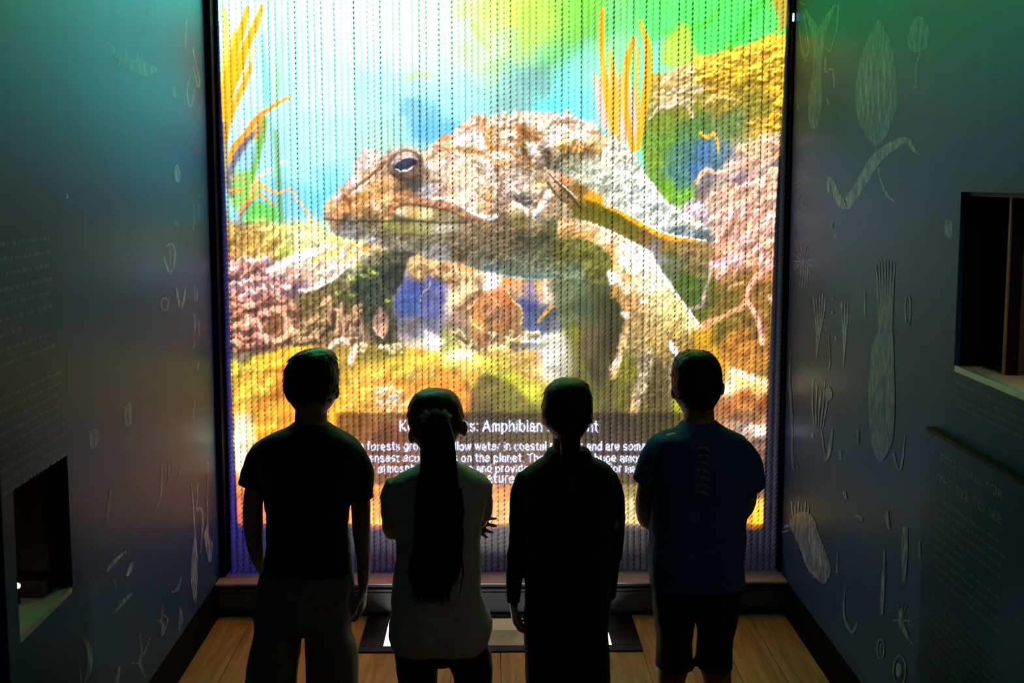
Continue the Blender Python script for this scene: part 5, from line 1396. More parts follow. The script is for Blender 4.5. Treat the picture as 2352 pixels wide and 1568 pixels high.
# where each point of the picture lands on the ropes, and where its ray passes the slide
yplane = ROPE_Y - 0.011
D = np.array(_fw)[None, None] + np.array(_rt)[None, None] * ((GX - 1176) / FPX)[..., None] - np.array(_up)[None, None] * ((GY - 784) / FPX)[..., None]
PT = np.array(CAM) + D * (yplane / D[..., 1])[..., None]
V = PT - np.array(LAMP)
dist2 = (V ** 2).sum(-1)
cosi = V[..., 1] / np.sqrt(dist2)
geo = dist2 / cosi
geo = geo / np.median(geo)
SL_D = 0.25
ax = np.array(LAMP_AXIS)
Q = np.array(LAMP) + V * (SL_D / (V @ ax))[..., None]
colr = np.clip(lin * geo[..., None] / SLIDE_MAX, 0, 1)
nr, nc = GX.shape
me = bpy.data.meshes.new('slide')
idx = np.arange(nr * nc).reshape(nr, nc)
quads = np.stack([idx[:-1, :-1], idx[:-1, 1:], idx[1:, 1:], idx[1:, :-1]], -1).reshape(-1, 4)
nq = len(quads)
me.vertices.add(nr * nc)
me.vertices.foreach_set('co', Q.reshape(-1).astype(np.float32))
me.loops.add(nq * 4)
me.loops.foreach_set('vertex_index', quads.reshape(-1).astype(np.int32))
me.polygons.add(nq)
me.polygons.foreach_set('loop_start', (np.arange(nq) * 4).astype(np.int32))
me.update(calc_edges=True)
at_ = me.color_attributes.new('picture', 'FLOAT_COLOR', 'POINT')
rgba = np.ones((nr * nc, 4), np.float32)
rgba[:, :3] = colr.reshape(-1, 3)
at_.data.foreach_set('color', rgba.reshape(-1))
M_slide = bpy.data.materials.new('slide_film')
t, N, Lk, b = nodes_of(M_slide)
N.remove(b)
an = N.new('ShaderNodeAttribute')
an.attribute_name = 'picture'
tr = N.new('ShaderNodeBsdfTransparent')
Lk.new(an.outputs['Color'], tr.inputs['Color'])
Lk.new(tr.outputs[0], N['Material Output'].inputs['Surface'])
me.materials.append(M_slide)
link(bpy.data.objects.new('slide', me), pj)
# opaque mask around the film, and the housing
u_ = Vector((1, 0, 0))
u_ = (u_ - LAMP_AXIS * u_.dot(LAMP_AXIS)).normalized()
v_ = LAMP_AXIS.cross(u_).normalized()
if v_.z > 0:
    v_ = -v_
border = np.concatenate([Q[0, :], Q[1:, -1], Q[-1, -2::-1], Q[-2:0:-1, 0]])
bm = bmesh.new()
inn = [bm.verts.new(p) for p in border]
c0 = LAMP + LAMP_AXIS * SL_D
out = []
for p in border:
    dv = Vector(p) - c0
    a_, b_ = dv.dot(u_), dv.dot(v_)
    k_ = 0.34 / max(abs(a_), abs(b_))
    out.append(bm.verts.new(c0 + u_ * a_ * k_ + v_ * b_ * k_))
n_ = len(inn)
for i in range(n_):
    bm.faces.new((inn[i], inn[(i + 1) % n_], out[(i + 1) % n_], out[i]))
mesh_obj('slide_mask', bm, M_black, pj)
rot = Matrix((u_, v_, LAMP_AXIS)).transposed().to_4x4()
bm = bmesh.new()
for b_ in ((-0.35, 0.35, -0.35, -0.34, -0.12, SL_D), (-0.35, 0.35, 0.34, 0.35, -0.12, SL_D), (-0.35, -0.34, -0.34, 0.34, -0.12, SL_D), (0.34, 0.35, -0.34, 0.34, -0.12, SL_D), (-0.35, 0.35, -0.35, 0.35, -0.13, -0.12)):
    box(bm, *b_)
bm.transform(Matrix.Translation(LAMP) @ rot)
mesh_obj('housing', bm, M_black, pj)

# ---------------------------------------------------------------- the four children
DG = bpy.context.evaluated_depsgraph_get


def remesh(bm, voxel, smooth_it=4, wrinkle=0.0, wscale=14.0, seed=0.0, stretch=(1, 1, 1)):
    me = bpy.data.meshes.new('tmp')
    bmesh.ops.recalc_face_normals(bm, faces=bm.faces)
    bm.to_mesh(me)
    bm.free()
    ob = bpy.data.objects.new('tmp', me)
    COL.objects.link(ob)
    m = ob.modifiers.new('r', 'REMESH')
    m.mode = 'VOXEL'
    m.voxel_size = voxel
    s = ob.modifiers.new('s', 'SMOOTH')
    s.factor = 0.5
    s.iterations = smooth_it
    bpy.context.view_layer.update()
    out = bpy.data.meshes.new_from_object(ob.evaluated_get(DG()))
    bpy.data.objects.remove(ob)
    bpy.data.meshes.remove(me)
    if wrinkle:
        n = len(out.vertices)
        co = np.empty(n * 3, np.float32)
        no = np.empty(n * 3, np.float32)
        out.vertices.foreach_get('co', co)
        out.vertex_normals.foreach_get('vector', no)
        co, no = co.reshape(-1, 3), no.reshape(-1, 3)
        off = Vector((seed * 3.1, seed * 1.7, seed * 5.3))
        st = Vector(stretch)
        h = np.array([mnoise.fractal(Vector((c[0] * st.x, c[1] * st.y, c[2] * st.z)) * wscale + off, 0.8, 2.0, 3) for c in co.tolist()], np.float32)
        co += no * (h * wrinkle)[:, None]
        out.vertices.foreach_set('co', co.reshape(-1))
        out.update()
    out.shade_smooth()
    return out


def add_mesh(name, me, mat, parent, **kw):
    me.name = name
    me.materials.clear()
    me.materials.append(mat)
    return link(bpy.data.objects.new(name, me), parent, **kw)


def ellip(bm, c, r, rot=None):
    mt = Matrix.Translation(c) @ (rot.to_4x4() if rot else Matrix.Identity(4)) @ Matrix.Diagonal((r[0], r[1], r[2], 1))
    bmesh.ops.create_uvsphere(bm, u_segments=16, v_segments=12, radius=1.0, matrix=mt)


class Kid:
    def __init__(self, Y):
        self.Y = Y
        self.ppm = FPX / (Y * math.cos(PITCH) ** 2) * 1.0

    def P(self, px, py, dy=0.0):
        v = at(1, self.Y, px, py)
        v.y += dy
        return v

    def rows(self, rows, shrink=0.0, dy=0.0, n=2.5, seg=32, sub=4):
        """rings from silhouette rows: pixel row, left, right, depth behind, depth in front (metres)"""
        q = []
        for r in rows:
            a, b = self.P(r[1], r[0]), self.P(r[2], r[0])
            bk, fr = (r[3], r[4]) if len(r) > 3 else (0.05, 0.05)
            q.append((a.z, a.x, b.x, bk, fr, r[5] if len(r) > 5 else 0.0))
        q = np.array(q)
        t = np.arange(len(q))
        tt = np.linspace(0, len(q) - 1, (len(q) - 1) * sub + 1)
        out = []
        for u in tt:
            i = min(int(u), len(q) - 2)
            f = u - i
            p0, p1, p2, p3 = q[max(i - 1, 0)], q[i], q[i + 1], q[min(i + 2, len(q) - 1)]
            v = 0.5 * (2 * p1 + (p2 - p0) * f + (2 * p0 - 5 * p1 + 4 * p2 - p3) * f * f + (3 * p1 - p0 - 3 * p2 + p3) * f ** 3)
            z, xl_, xr_, bk, fr, oy = v
            hw = max((xr_ - xl_) / 2 - shrink, 0.004)
            cx = (xl_ + xr_) / 2
            ring = []
            for k in range(seg):
                a = 2 * math.pi * k / seg
                c, s = math.cos(a), math.sin(a)
                e = 2.0 / n
                d = max((fr if s > 0 else bk) - shrink, 0.004)
                ring.append((cx + math.copysign(abs(c) ** e, c) * hw, self.Y + dy + oy + math.copysign(abs(s) ** e, s) * d, z))
            out.append(ring)
        return out

    def loft(self, bm, rows, **kw):
        ring_loft(bm, self.rows(rows, **kw))

    def limb(self, bm, pts, grow=0.0, flat=1.0, n=16):
        """pts: (px, py, radius in px, dy)"""
        q = [(*self.P(p[0], p[1], p[3] if len(p) > 3 else 0.0), p[2] / self.ppm + grow) for p in pts]
        s = spline([Vector((a[0], a[1], a[2])) for a in q], 4)
        rs = np.interp(np.linspace(0, 1, len(s)), np.linspace(0, 1, len(q)), [a[3] for a in q])
        tube(bm, s, list(rs), n, True, flat)
        return s


def hand(bm, wrist, d, nrm, s=0.8, curl=0.35, spread=0.10, thumb=1):
    """palm and five jointed fingers; d points along the hand, nrm out of the palm, thumb picks the side"""
    d, nrm = Vector(d).normalized(), Vector(nrm)
    nrm = (nrm - d * nrm.dot(d)).normalized()
    sd = d.cross(nrm).normalized() * thumb
    w = Vector(wrist)
    pl = 0.088 * s
    rings = []
    for f, hw, ht in ((-0.15, .021, .018), (0.1, .025, .017), (.4, .036, .016), (.75, .041, .014), (1.0, .040, .011)):
        c = w + d * pl * f + sd * (0.003 * s)
        rings.append([c + sd * math.cos(a) * hw * s + nrm * math.sin(a) * ht * s for a in (2 * math.pi * k / 14 for k in range(14))])
    ring_loft(bm, rings)
    for j, (off, ln, r) in enumerate(((0.030, .070, .0088), (0.010, .078, .0090), (-0.010, .073, .0087), (-0.029, .058, .0080))):
        b = w + d * pl * 0.9 + sd * off * s
        ang = spread * (1.5 - j)
        dir_ = (d * math.cos(ang) + sd * math.sin(ang)).normalized()
        pts, rad = [b], [r * s]
        th = 0.0
        for seg, fr in enumerate((.44, .31, .25)):
            th += curl * (0.7 + 0.35 * seg + 0.1 * j)
            dd = dir_ * math.cos(th) + nrm * math.sin(th)
            pts.append(pts[-1] + dd * ln * s * fr)
            rad.append(r * s * (0.97, 0.92, 0.74)[seg])
        tube(bm, pts, rad, 10)
        ellip(bm, pts[-1], (rad[-1],) * 3)
    b = w + d * pl * 0.22 + sd * 0.026 * s
    t1 = b + (d * 0.62 + sd * 0.62 + nrm * 0.25).normalized() * 0.036 * s
    t2 = t1 + (d * 0.85 + sd * 0.30 + nrm * 0.30).normalized() * 0.028 * s
    t3 = t2 + (d * 0.92 + sd * 0.05 + nrm * 0.35).normalized() * 0.022 * s
    tube(bm, [b, t1, t2, t3], [.0125 * s, .0115 * s, .0098 * s, .0075 * s], 10)
    ellip(bm, t3, (.0075 * s,) * 3)


def shoe(kid, parent, x, mat, sole, yaw=0.0, s=1.0):
    root_y = kid.Y
    for nm, m, prof in (('shoe', mat, None), ('sole', sole, None)):
        bm = bmesh.new()
        rings = []
        for f, hw, top in ((-0.085, .024, .055), (-.07, .032, .075), (-.03, .034, .085), (.02, .034, .075), (.07, .040, .052), (.12, .041, .042), (.15, .032, .036), (.165, .014, .03)):
            z0_, z1_ = (0.016, top) if nm == 'shoe' else (0.0, 0.0175)
            g = 1.0 if nm == 'shoe' else 1.08
            ring = []
            for k in range(14):
                a = 2 * math.pi * k / 14
                ring.append((x + (f * s) * math.sin(yaw) + math.cos(a) * hw * g * s, root_y + f * s * math.cos(yaw), (z0_ + z1_) / 2 + math.copysign(abs(math.sin(a)) ** .7, math.sin(a)) * (z1_ - z0_) / 2))
            rings.append(ring)
        ring_loft(bm, rings)
        o = mesh_obj(nm, bm, m, parent if nm == 'shoe' else last, smooth=True)
        last = o


def skin_mat(name, c):
    m = material(name, c, rough=0.5, spec=0.4, var=0.10, scale=30, bump=0.08, bscale=300)
    m.node_tree.nodes['Principled BSDF'].inputs['Subsurface Weight'].default_value = 0.08
    m.node_tree.nodes['Principled BSDF'].inputs['Subsurface Radius'].default_value = (0.01, 0.004, 0.002)
    return m


def cloth(name, c, sheen=0.25, var=0.12):
    return material(name, c, rough=0.9, spec=0.15, var=var, scale=18, bump=0.25, bscale=420, sheen=sheen)


def hair_mat(name, c):
    return material(name, c, rough=0.5, spec=0.22, var=0.35, scale=40, stretch=(8, 8, 0.6), bump=0.3, bscale=90)


def face(kid, bm, cx, zt, zc, yf, turn=0.0):
    """nose, brows, lips and chin on the far side of the head"""
    h = zt - zc
    c, s = math.cos(turn), math.sin(turn)

    def q(x, dy, z):
        return Vector((cx + x * c + (yf - kid.Y + dy) * s, kid.Y + (yf - kid.Y + dy) * c - x * s, z))
    ellip(bm, q(0, 0.004, zc + h * .40), (.010, .014, .024))
    ellip(bm, q(0, 0.012, zc + h * .34), (.014, .011, .010))
    ellip(bm, q(0, -0.004, zc + h * .235), (.023, .010, .006))
    ellip(bm, q(0, -0.005, zc + h * .205), (.020, .010, .007))
    ellip(bm, q(0, -0.012, zc + h * .08), (.026, .020, .020))
    for d in (-1, 1):
        ellip(bm, q(d * .032, -0.010, zc + h * .56), (.022, .010, .006))
        ellip(bm, q(d * .040, -0.018, zc + h * .36), (.024, .016, .022))
    return [q(d * .031, -0.010, zc + h * .50) for d in (-1, 1)]


def ear(bm, c, side, s=1.0, tilt=0.0):
    rot = Matrix.Rotation(tilt, 3, 'Y')
    ellip(bm, Vector(c), (.010 * s, .014 * s, .026 * s), rot)
    ellip(bm, Vector(c) + Vector((side * .006 * s, -.004, .006 * s)), (.006 * s, .013 * s, .021 * s), rot)
    ellip(bm, Vector(c) + Vector((-side * .002, .004, -.020 * s)), (.007 * s, .008 * s, .010 * s), rot)


def eyes(kid, parent, pts):
    for p in pts:
        bm = bmesh.new()
        ellip(bm, p, (.0115, .0115, .0115))
        e = mesh_obj('eye', bm, M_eye, parent, smooth=True)
        bm = bmesh.new()
        ellip(bm, p + Vector((0, .0075, 0)), (.0055, .0046, .0055))
        mesh_obj('iris', bm, M_iris, e, smooth=True)


def tufts(bm, cap, n, length, rad, seed, zlo, zhi, comb=(0, 0, -1), lift=0.25):
    """short tapering locks lying on a hair cap"""
    rg = random.Random(seed)
    polys = [p for p in cap.polygons if zlo < p.center.z < zhi]
    for _ in range(n):
        p = rg.choice(polys)
        c, nn = Vector(p.center), Vector(p.normal)
        t = Vector(comb) + Vector((rg.uniform(-.5, .5), rg.uniform(-.5, .5), rg.uniform(-.3, .3)))
        t = (t - nn * t.dot(nn)).normalized()
        ln = length * rg.uniform(.6, 1.3)
        q = [c - nn * .002, c + t * ln * .5 + nn * (ln * lift * .5), c + t * ln + nn * (ln * lift * .35)]
        tube(bm, q, [rad, rad * .8, rad * .15], 5)


M_eye = material('eye_white', (0.75, 0.74, 0.72), rough=0.2)
M_iris = material('eye_iris', (0.05, 0.025, 0.012), rough=0.15)
M_sole = material('shoe_sole', (0.55, 0.55, 0.53), rough=0.7)


def finish_hair(kid, parent, capbm, mat, n, ln, rad, seed, zlo, zhi, lift=0.25, wr=0.004, ws=38):
    cap = remesh(capbm, 0.005, 3, wr, ws, seed, (1, 1, .35))
    bm = bmesh.new()
    bm.from_mesh(cap)
    tufts(bm, cap, n, ln, rad, seed, zlo, zhi, lift=lift)
    bpy.data.meshes.remove(cap)
    return mesh_obj('hair', bm, mat, parent, smooth=True)


def build(spec):
    k = Kid(spec['Y'])
    mid = k.P(spec['mid'], 1568)
    root = empty('person', (mid.x, k.Y, 0), label=spec['label'], cat='person', group='children watching the projection')
    skin, M = skin_mat('skin', spec['skin']), spec['mats']
    hd = spec['head']
    zt, zc = k.P(0, hd[0][0]).z, k.P(0, hd[-1][0]).z
    cx = (k.P(hd[4][1], hd[4][0]).x + k.P(hd[4][2], hd[4][0]).x) / 2
    # body: one continuous skin over head, neck, trunk, arms, hands and legs
    bm = bmesh.new()
    dh = spec.get('headdepth', (.093, .098))
    nh = len(hd)
    prof = [0.25, .55, .78, .92, 1.0, 1.0, .97, .90, .74, .52, .45]
    hrows = [(r[0], r[1], r[2], dh[0] * prof[i], dh[1] * min(1, prof[i] + (.06 if i > 5 else 0))) for i, r in enumerate(hd)]
    k.loft(bm, hrows, shrink=0.004, n=2.15)
    k.loft(bm, [(a, b, c, .046, .046, .004) for a, b, c in spec['neck']], n=2.1, shrink=0.001)
    es = face(k, bm, cx, zt - 0.006, zc - 0.012, k.Y + dh[1] - 0.006, spec.get('turn', 0.0))
    for (px, py, sd, tl) in spec['ears']:
        ear(bm, k.P(px, py, -0.004), sd, spec.get('ear', 1.0), tl)
    k.loft(bm, spec['torso'], shrink=0.011)
    for a in spec['arms']:
        k.limb(bm, a)
    for h in spec['hands']:
        hand(bm, k.P(*h[0]), h[1], h[2], *h[3:])
    for l in spec['legs']:
        k.loft(bm, l, shrink=spec.get('legshrink', 0.010), n=2.1)
    me = remesh(bm, 0.005, 3)
    body = add_mesh('body', me, skin, root)
    eyes(k, root, es)
    # clothes
    bm = bmesh.new()
    k.loft(bm, spec['torso'])
    for s_ in spec['sleeves']:
        k.limb(bm, s_)
    for c_ in spec.get('extra_top', ()):
        k.loft(bm, c_)
    top = add_mesh(spec['topname'], remesh(bm, 0.006, 4, spec.get('wr', 0.006), 11, spec['Y'] * 7 + spec['mid']), M['top'], root)
    bm = bmesh.new()
    for g in spec['bottom']:
        k.loft(bm, g)
    add_mesh(spec['botname'], remesh(bm, 0.006, 4, spec.get('wr', 0.006), 10, spec['mid'] * .37, (1, 1, .6)), M['bottom'], root)
    for x_ in spec['feet']:
        shoe(k, root, k.P(x_, 1568).x, M['shoe'], M_sole, 0.0, spec.get('shoe', 0.9))
    return k, root, top, zt, zc, cx, hrows


def hair_cap(k, hrows, upto, back=0.010, cut=0.55):
    """cap over crown, sides and back of the head; the face stays free"""
    bm = bmesh.new()
    rows = []
    for i, r in enumerate(hrows[:upto]):
        f = r[4] * (1.0 if i < 3 else (cut if i > 4 else .85))
        t_ = (0, 0, 2.5, 6.0)[max(0, i - upto + 4)]
        rows.append((r[0], r[1] + t_, r[2] - t_, r[3] + back * .5 - t_ * .002, f, 0.0))
    ring_loft(bm, k.rows(rows, n=2.15, sub=3))
    return bm


# --- boy at the left: black T-shirt, wide dark trousers
T = [(970, 674, 755, .055, .055), (984, 656, 771, .07, .06), (998, 618, 800, .085, .075), (1014, 594, 822, .095, .085), (1045, 588, 832, .105, .095), (1100, 598, 822, .11, .10),
     (1150, 608, 806, .11, .10), (1200, 612, 800, .105, .10), (1260, 610, 803, .105, .105), (1312, 604, 811, .11, .11)]
k, root, top, zt, zc, cx, hr = build(dict(
    Y=4.20, mid=700, label='child with short dark hair in black T-shirt and wide trousers, leftmost of the four', skin=(.30, .17, .105),
    mats=dict(top=cloth('shirt_black', (.010, .010, .011)), bottom=cloth('trousers_charcoal', (.11, .11, .115)), shoe=material('shoe_grey', (.08, .08, .09), .7)),
    head=[(801, 718, 742), (804, 700, 757), (812, 682, 766), (825, 667, 773), (845, 656, 778), (870, 652, 779), (892, 652, 778), (910, 657, 774), (928, 667, 767), (944, 680, 753)],
    neck=[(918, 677, 752), (945, 677, 752), (968, 676, 753), (990, 672, 757)], ears=[(657, 892, -1, .1), (774, 899, 1, -.1)], ear=.82, turn=0.12,
    torso=T, arms=[[(600, 1060, 26), (583, 1140, 24), (580, 1200, 24, .01), (582, 1260, 20, .03), (589, 1310, 16, .08), (600, 1345, 14, .12)],
                   [(818, 1070, 26), (828, 1150, 24), (830, 1220, 22, .0), (834, 1290, 17, .02), (832, 1345, 14, .03)]],
    hands=[((601, 1350, .125), (.25, .25, -1), (1, .2, .1), .86, .5, .06, -1), ((832, 1352, .03), (-.06, .12, -1), (-1, .1, 0), .90, .42, .07, -1)],
    legs=[[(1400, 590, 697, .07, .07), (1500, 588, 682, .062, .062), (1600, 592, 668, .05, .05), (1680, 598, 660, .045, .04), (1760, 606, 654, .04, .036)],
          [(1400, 700, 806, .07, .07), (1500, 708, 808, .062, .062), (1600, 722, 800, .05, .05), (1680, 730, 796, .045, .04), (1760, 736, 788, .04, .036)]],
    sleeves=[[(614, 1026, 27), (594, 1062, 34), (582, 1118, 37)], [(806, 1030, 27), (826, 1075, 31), (832, 1147, 30)]], topname='t_shirt', botname='trousers',
    bottom=[[(1296, 606, 809, .10, .10), (1335, 595, 813, .115, .105), (1380, 588, 812, .118, .10), (1420, 584, 808, .112, .10), (1444, 584, 806, .10, .095)],
            [(1415, 585, 699, .10, .09), (1454, 583, 694, .10, .09), (1500, 573, 689, .10, .09), (1552, 565, 683, .095, .09), (1620, 563, 678, .09, .085), (1760, 572, 668, .085, .085)],
            [(1415, 697, 806, .10, .09), (1454, 703, 806, .10, .09), (1491, 704, 819, .10, .09), (1568, 706, 821, .095, .09), (1640, 710, 818, .09, .085), (1760, 716, 808, .085, .085)]],
    feet=(620, 762)))
finish_hair(k, root, hair_cap(k, hr, 9), hair_mat('hair_dark_brown', (.018, .011, .008)), 300, .020, .0020, 3, zt - .17, zt - .006, .03)

# --- girl with the long ponytail, pale T-shirt, arms folded
T = [(1058, 972, 1050, .05, .05), (1072, 950, 1074, .065, .055), (1086, 922, 1104, .08, .07), (1106, 900, 1124, .09, .08), (1140, 897, 1122, .10, .09), (1200, 905, 1108, .10, .10), (1265, 911, 1103, .10, .10),
     (1304, 903, 1107, .10, .10), (1344, 901, 1106, .105, .105), (1384, 899, 1114, .11, .11), (1432, 894, 1131, .12, .11), (1462, 895, 1126, .12, .11), (1488, 900, 1116, .115, .105)]
k, root, top, zt, zc, cx, hr = build(dict(
    Y=4.15, mid=1012, label='child with a very long dark ponytail and scrunchie in pale grey T-shirt, arms folded', skin=(.34, .19, .12),
    mats=dict(top=cloth('shirt_pale_grey', (.42, .44, .46), .1), bottom=cloth('leggings_black', (.012, .009, .010)), shoe=material('shoe_dark', (.03, .03, .035), .7)),
    head=[(893, 987, 1014), (897, 969, 1033), (907, 953, 1047), (922, 942, 1057), (942, 936, 1063), (965, 937, 1063), (990, 941, 1059), (1010, 950, 1051), (1028, 962, 1042), (1043, 974, 1032)],
    neck=[(1020, 974, 1040), (1045, 975, 1040), (1062, 973, 1043), (1080, 968, 1050)], ears=[(946, 1000, -1, .15), (1066, 983, 1, -.15)], ear=0.95, headdepth=(.088, .094),
    torso=T, arms=[[(905, 1120, 24), (897, 1180, 23, .05), (897, 1236, 22, .09), (935, 1240, 20, .15), (1005, 1230, 18, .18), (1050, 1224, 14, .17)],
                   [(1108, 1120, 22), (1107, 1172, 21, .05), (1100, 1215, 20, .11), (1070, 1236, 18, .19), (1020, 1240, 16, .225), (985, 1238, 14, .225)]],
    hands=[((1056, 1223, .165), (1, -.2, -.25), (.1, 1, -.3), .80, .22, .16, 1), ((980, 1238, .225), (-1, -.45, .1), (-.4, -1, .1), .78, .3, .06, -1)],
    legs=[[(1470, 908, 1006, .07, .07), (1568, 922, 1000, .06, .06), (1660, 930, 992, .05, .05), (1730, 938, 984, .042, .04), (1770, 944, 980, .036, .034)],
          [(1470, 1016, 1122, .07, .07), (1568, 1048, 1128, .06, .06), (1660, 1056, 1118, .05, .05), (1730, 1062, 1108, .042, .04), (1770, 1066, 1102, .036, .034)]],
    sleeves=[[(912, 1108, 26), (897, 1150, 28, .02), (899, 1206, 26, .06)], [(1108, 1110, 25), (1109, 1150, 25, .02), (1108, 1196, 22, .06)]], topname='t_shirt', botname='leggings',
    bottom=[[(1450, 906, 1118, .10, .095), (1486, 903, 1122, .11, .10), (1512, 904, 1127, .10, .095)],
            [(1495, 903, 1009, .09, .085), (1530, 908, 1008, .085, .08), (1568, 916, 1005, .08, .075), (1660, 926, 998, .065, .06), (1740, 936, 988, .05, .048)],
            [(1495, 1010, 1128, .09, .085), (1531, 1033, 1132, .085, .08), (1568, 1044, 1132, .08, .075), (1660, 1052, 1124, .065, .06), (1740, 1060, 1112, .05, .048)]],
    feet=(962, 1086), shoe=0.85))
hb = hair_cap(k, hr, 8, .012)
H = hair_mat('hair_black', (.010, .008, .007))
pony = [(936, 982, 1024, .02, .03, -.085), (962, 968, 1038, .035, .03, -.105), (1000, 968, 1047, .036, .032, -.110), (1051, 970, 1052, .036, .030, -.112), (1111, 962, 1058, .034, .026, -.116), (1171, 958, 1066, .034, .024, -.124),
        (1223, 954, 1068, .032, .022, -.128), (1284, 942, 1058, .028, .02, -.126), (1318, 950, 1043, .022, .018, -.122), (1346, 980, 1020, .012, .012, -.120)]
hair = finish_hair(k, root, hb, H, 110, .030, .0018, 5, zt - .12, zt - .012, .0, .002, 30)
bm = bmesh.new()
k.loft(bm, pony, n=2.2)
pm = remesh(bm, .005, 2, .0045, 30, 2.2, (1.6, 1.6, .10))
bm = bmesh.new()
bm.from_mesh(pm)
rg = random.Random(8)
for j in range(90):
    f = rg.random()
    x0_ = 962 + 100 * f
    y0_ = 1060 + 180 * rg.random()
    dx = (x0_ - 1010) * .1
    ln = rg.uniform(60, 130)
    q = [k.P(x0_, y0_, -.145), k.P(x0_ + dx, y0_ + ln * .5, -.155), k.P(x0_ + dx - 10 * (f), y0_ + ln, -.146)]
    tube(bm, q, [.002, .0035, .0006], 5)
for j in range(26):
    x0_ = 948 + 88 * rg.random()
    q = [k.P(x0_, 1290, -.125), k.P(x0_ + 2, 1322, -.125), k.P(x0_ + rg.uniform(-8, 6), 1338 + 22 * rg.random(), -.12)]
    tube(bm, q, [.006, .005, .0006], 5)
mesh_obj('ponytail', bm, H, root, smooth=True)
bpy.data.meshes.remove(pm)
bm = bmesh.new()
cen = k.P(1003, 945, -.098)
NU, NV = 72, 12
ringsv = []
for i in range(NU):
    a = 2 * math.pi * i / NU
    ruf = 1 + .28 * math.sin(9 * a) + .16 * math.sin(14 * a + 1)
    cxy = cen + Vector((math.cos(a) * .038, math.sin(a) * .006, math.sin(a) * .016))
    ring = []
    for j in range(NV):
        b = 2 * math.pi * j / NV
        r_ = .0125 * ruf
        o_ = Vector((math.cos(a), 0, math.sin(a) * .8)) * (math.cos(b) * r_) + Vector((0, 1, 0)) * (math.sin(b) * r_ * 1.1)
        ring.append(bm.verts.new(cxy + o_))
    ringsv.append(ring)
for i in range(NU):
    for j in range(NV):
        bm.faces.new((ringsv[i][j], ringsv[(i + 1) % NU][j], ringsv[(i + 1) % NU][(j + 1) % NV], ringsv[i][(j + 1) % NV]))
mesh_obj('scrunchie', bm, cloth('scrunchie_blue_grey', (.34, .40, .46), .2), root, smooth=True)

# --- third child: dark long-sleeved top, hair tied low
T = [(1036, 1266, 1343, .055, .052), (1050, 1246, 1360, .07, .06), (1066, 1220, 1394, .08, .07), (1088, 1200, 1412, .09, .08), (1130, 1194, 1416, .10, .09), (1200, 1202, 1408, .10, .095), (1280, 1207, 1402, .10, .10), (1340, 1207, 1402, .105, .10), (1402, 1204, 1400, .11, .10)]
k, root, top, zt, zc, cx, hr = build(dict(
    Y=4.22, mid=1304, label='child in black long-sleeved top and black trousers, arms hanging, third from the left', skin=(.30, .165, .10),
    mats=dict(top=cloth('top_black', (.009, .010, .011), .12), bottom=cloth('trousers_black', (.008, .008, .009), .1), shoe=material('shoe_black', (.02, .02, .02), .6)),
    head=[(868, 1293, 1320), (872, 1277, 1336), (882, 1263, 1349), (898, 1252, 1357), (920, 1247, 1361), (945, 1244, 1361), (965, 1246, 1359), (985, 1256, 1350), (1000, 1267, 1341), (1013, 1278, 1330)],
    neck=[(995, 1269, 1334), (1015, 1269, 1334), (1036, 1267, 1338), (1060, 1262, 1344)], ears=[(1251, 962, -1, .15), (1355, 960, 1, -.15)], ear=.8, headdepth=(.088, .094),
    torso=T, arms=[[(1205, 1110, 22), (1190, 1200, 19), (1184, 1290, 16, .01), (1180, 1380, 13, .02)], [(1400, 1110, 22), (1412, 1200, 19), (1408, 1290, 16, .03), (1402, 1375, 13, .06)]],
    hands=[((1180, 1386, .022), (.06, .12, -1), (1, .1, 0), .84, .55, .05, 1), ((1402, 1378, .062), (.0, .25, -1), (-1, .2, 0), .80, .5, .05, -1)],
    legs=[[(1400, 1212, 1300, .07, .07), (1500, 1214, 1296, .06, .06), (1620, 1222, 1288, .05, .05), (1720, 1232, 1280, .042, .04), (1770, 1238, 1276, .036, .034)],
          [(1400, 1308, 1396, .07, .07), (1500, 1312, 1394, .06, .06), (1620, 1318, 1386, .05, .05), (1720, 1326, 1376, .042, .04), (1770, 1330, 1370, .036, .034)]],
    sleeves=[[(1212, 1092, 25), (1194, 1140, 24), (1190, 1220, 22), (1183, 1290, 21, .01), (1179, 1388, 17, .02)], [(1396, 1092, 25), (1412, 1140, 24), (1414, 1230, 22, .01), (1408, 1300, 20, .03), (1402, 1385, 16, .06)]],
    extra_top=[[(1028, 1262, 1348, .062, .058), (1040, 1252, 1358, .070, .062), (1056, 1244, 1362, .074, .064)]], topname='long_sleeved_top', botname='trousers',
    bottom=[[(1388, 1204, 1400, .105, .10), (1450, 1203, 1399, .11, .10), (1520, 1206, 1402, .105, .095), (1575, 1209, 1403, .10, .09)],
            [(1545, 1207, 1304, .09, .085), (1650, 1213, 1300, .08, .075), (1755, 1222, 1294, .068, .068)], [(1545, 1306, 1403, .09, .085), (1650, 1309, 1397, .08, .075), (1755, 1314, 1388, .068, .068)]],
    feet=(1258, 1350), shoe=.85, wr=.004))
H3 = hair_mat('hair_brown_black', (.014, .009, .007))
finish_hair(k, root, hair_cap(k, hr, 9, .012), H3, 120, .030, .0018, 6, zt - .14, zt - .012, .0, .002, 30)
bm = bmesh.new()
k.loft(bm, [(955, 1290, 1320, .015, .02, -.088), (985, 1282, 1328, .024, .022, -.092), (1020, 1284, 1326, .022, .02, -.088), (1070, 1286, 1324, .02, .016, -.094), (1120, 1290, 1320, .014, .012, -.108), (1150, 1300, 1312, .006, .006, -.112)], n=2.2)
add_mesh('ponytail', remesh(bm, .005, 2, .003, 30, 4.2, (1.6, 1.6, .10)), H3, root)
bm = bmesh.new()
cen = k.P(1305, 974, -.094)
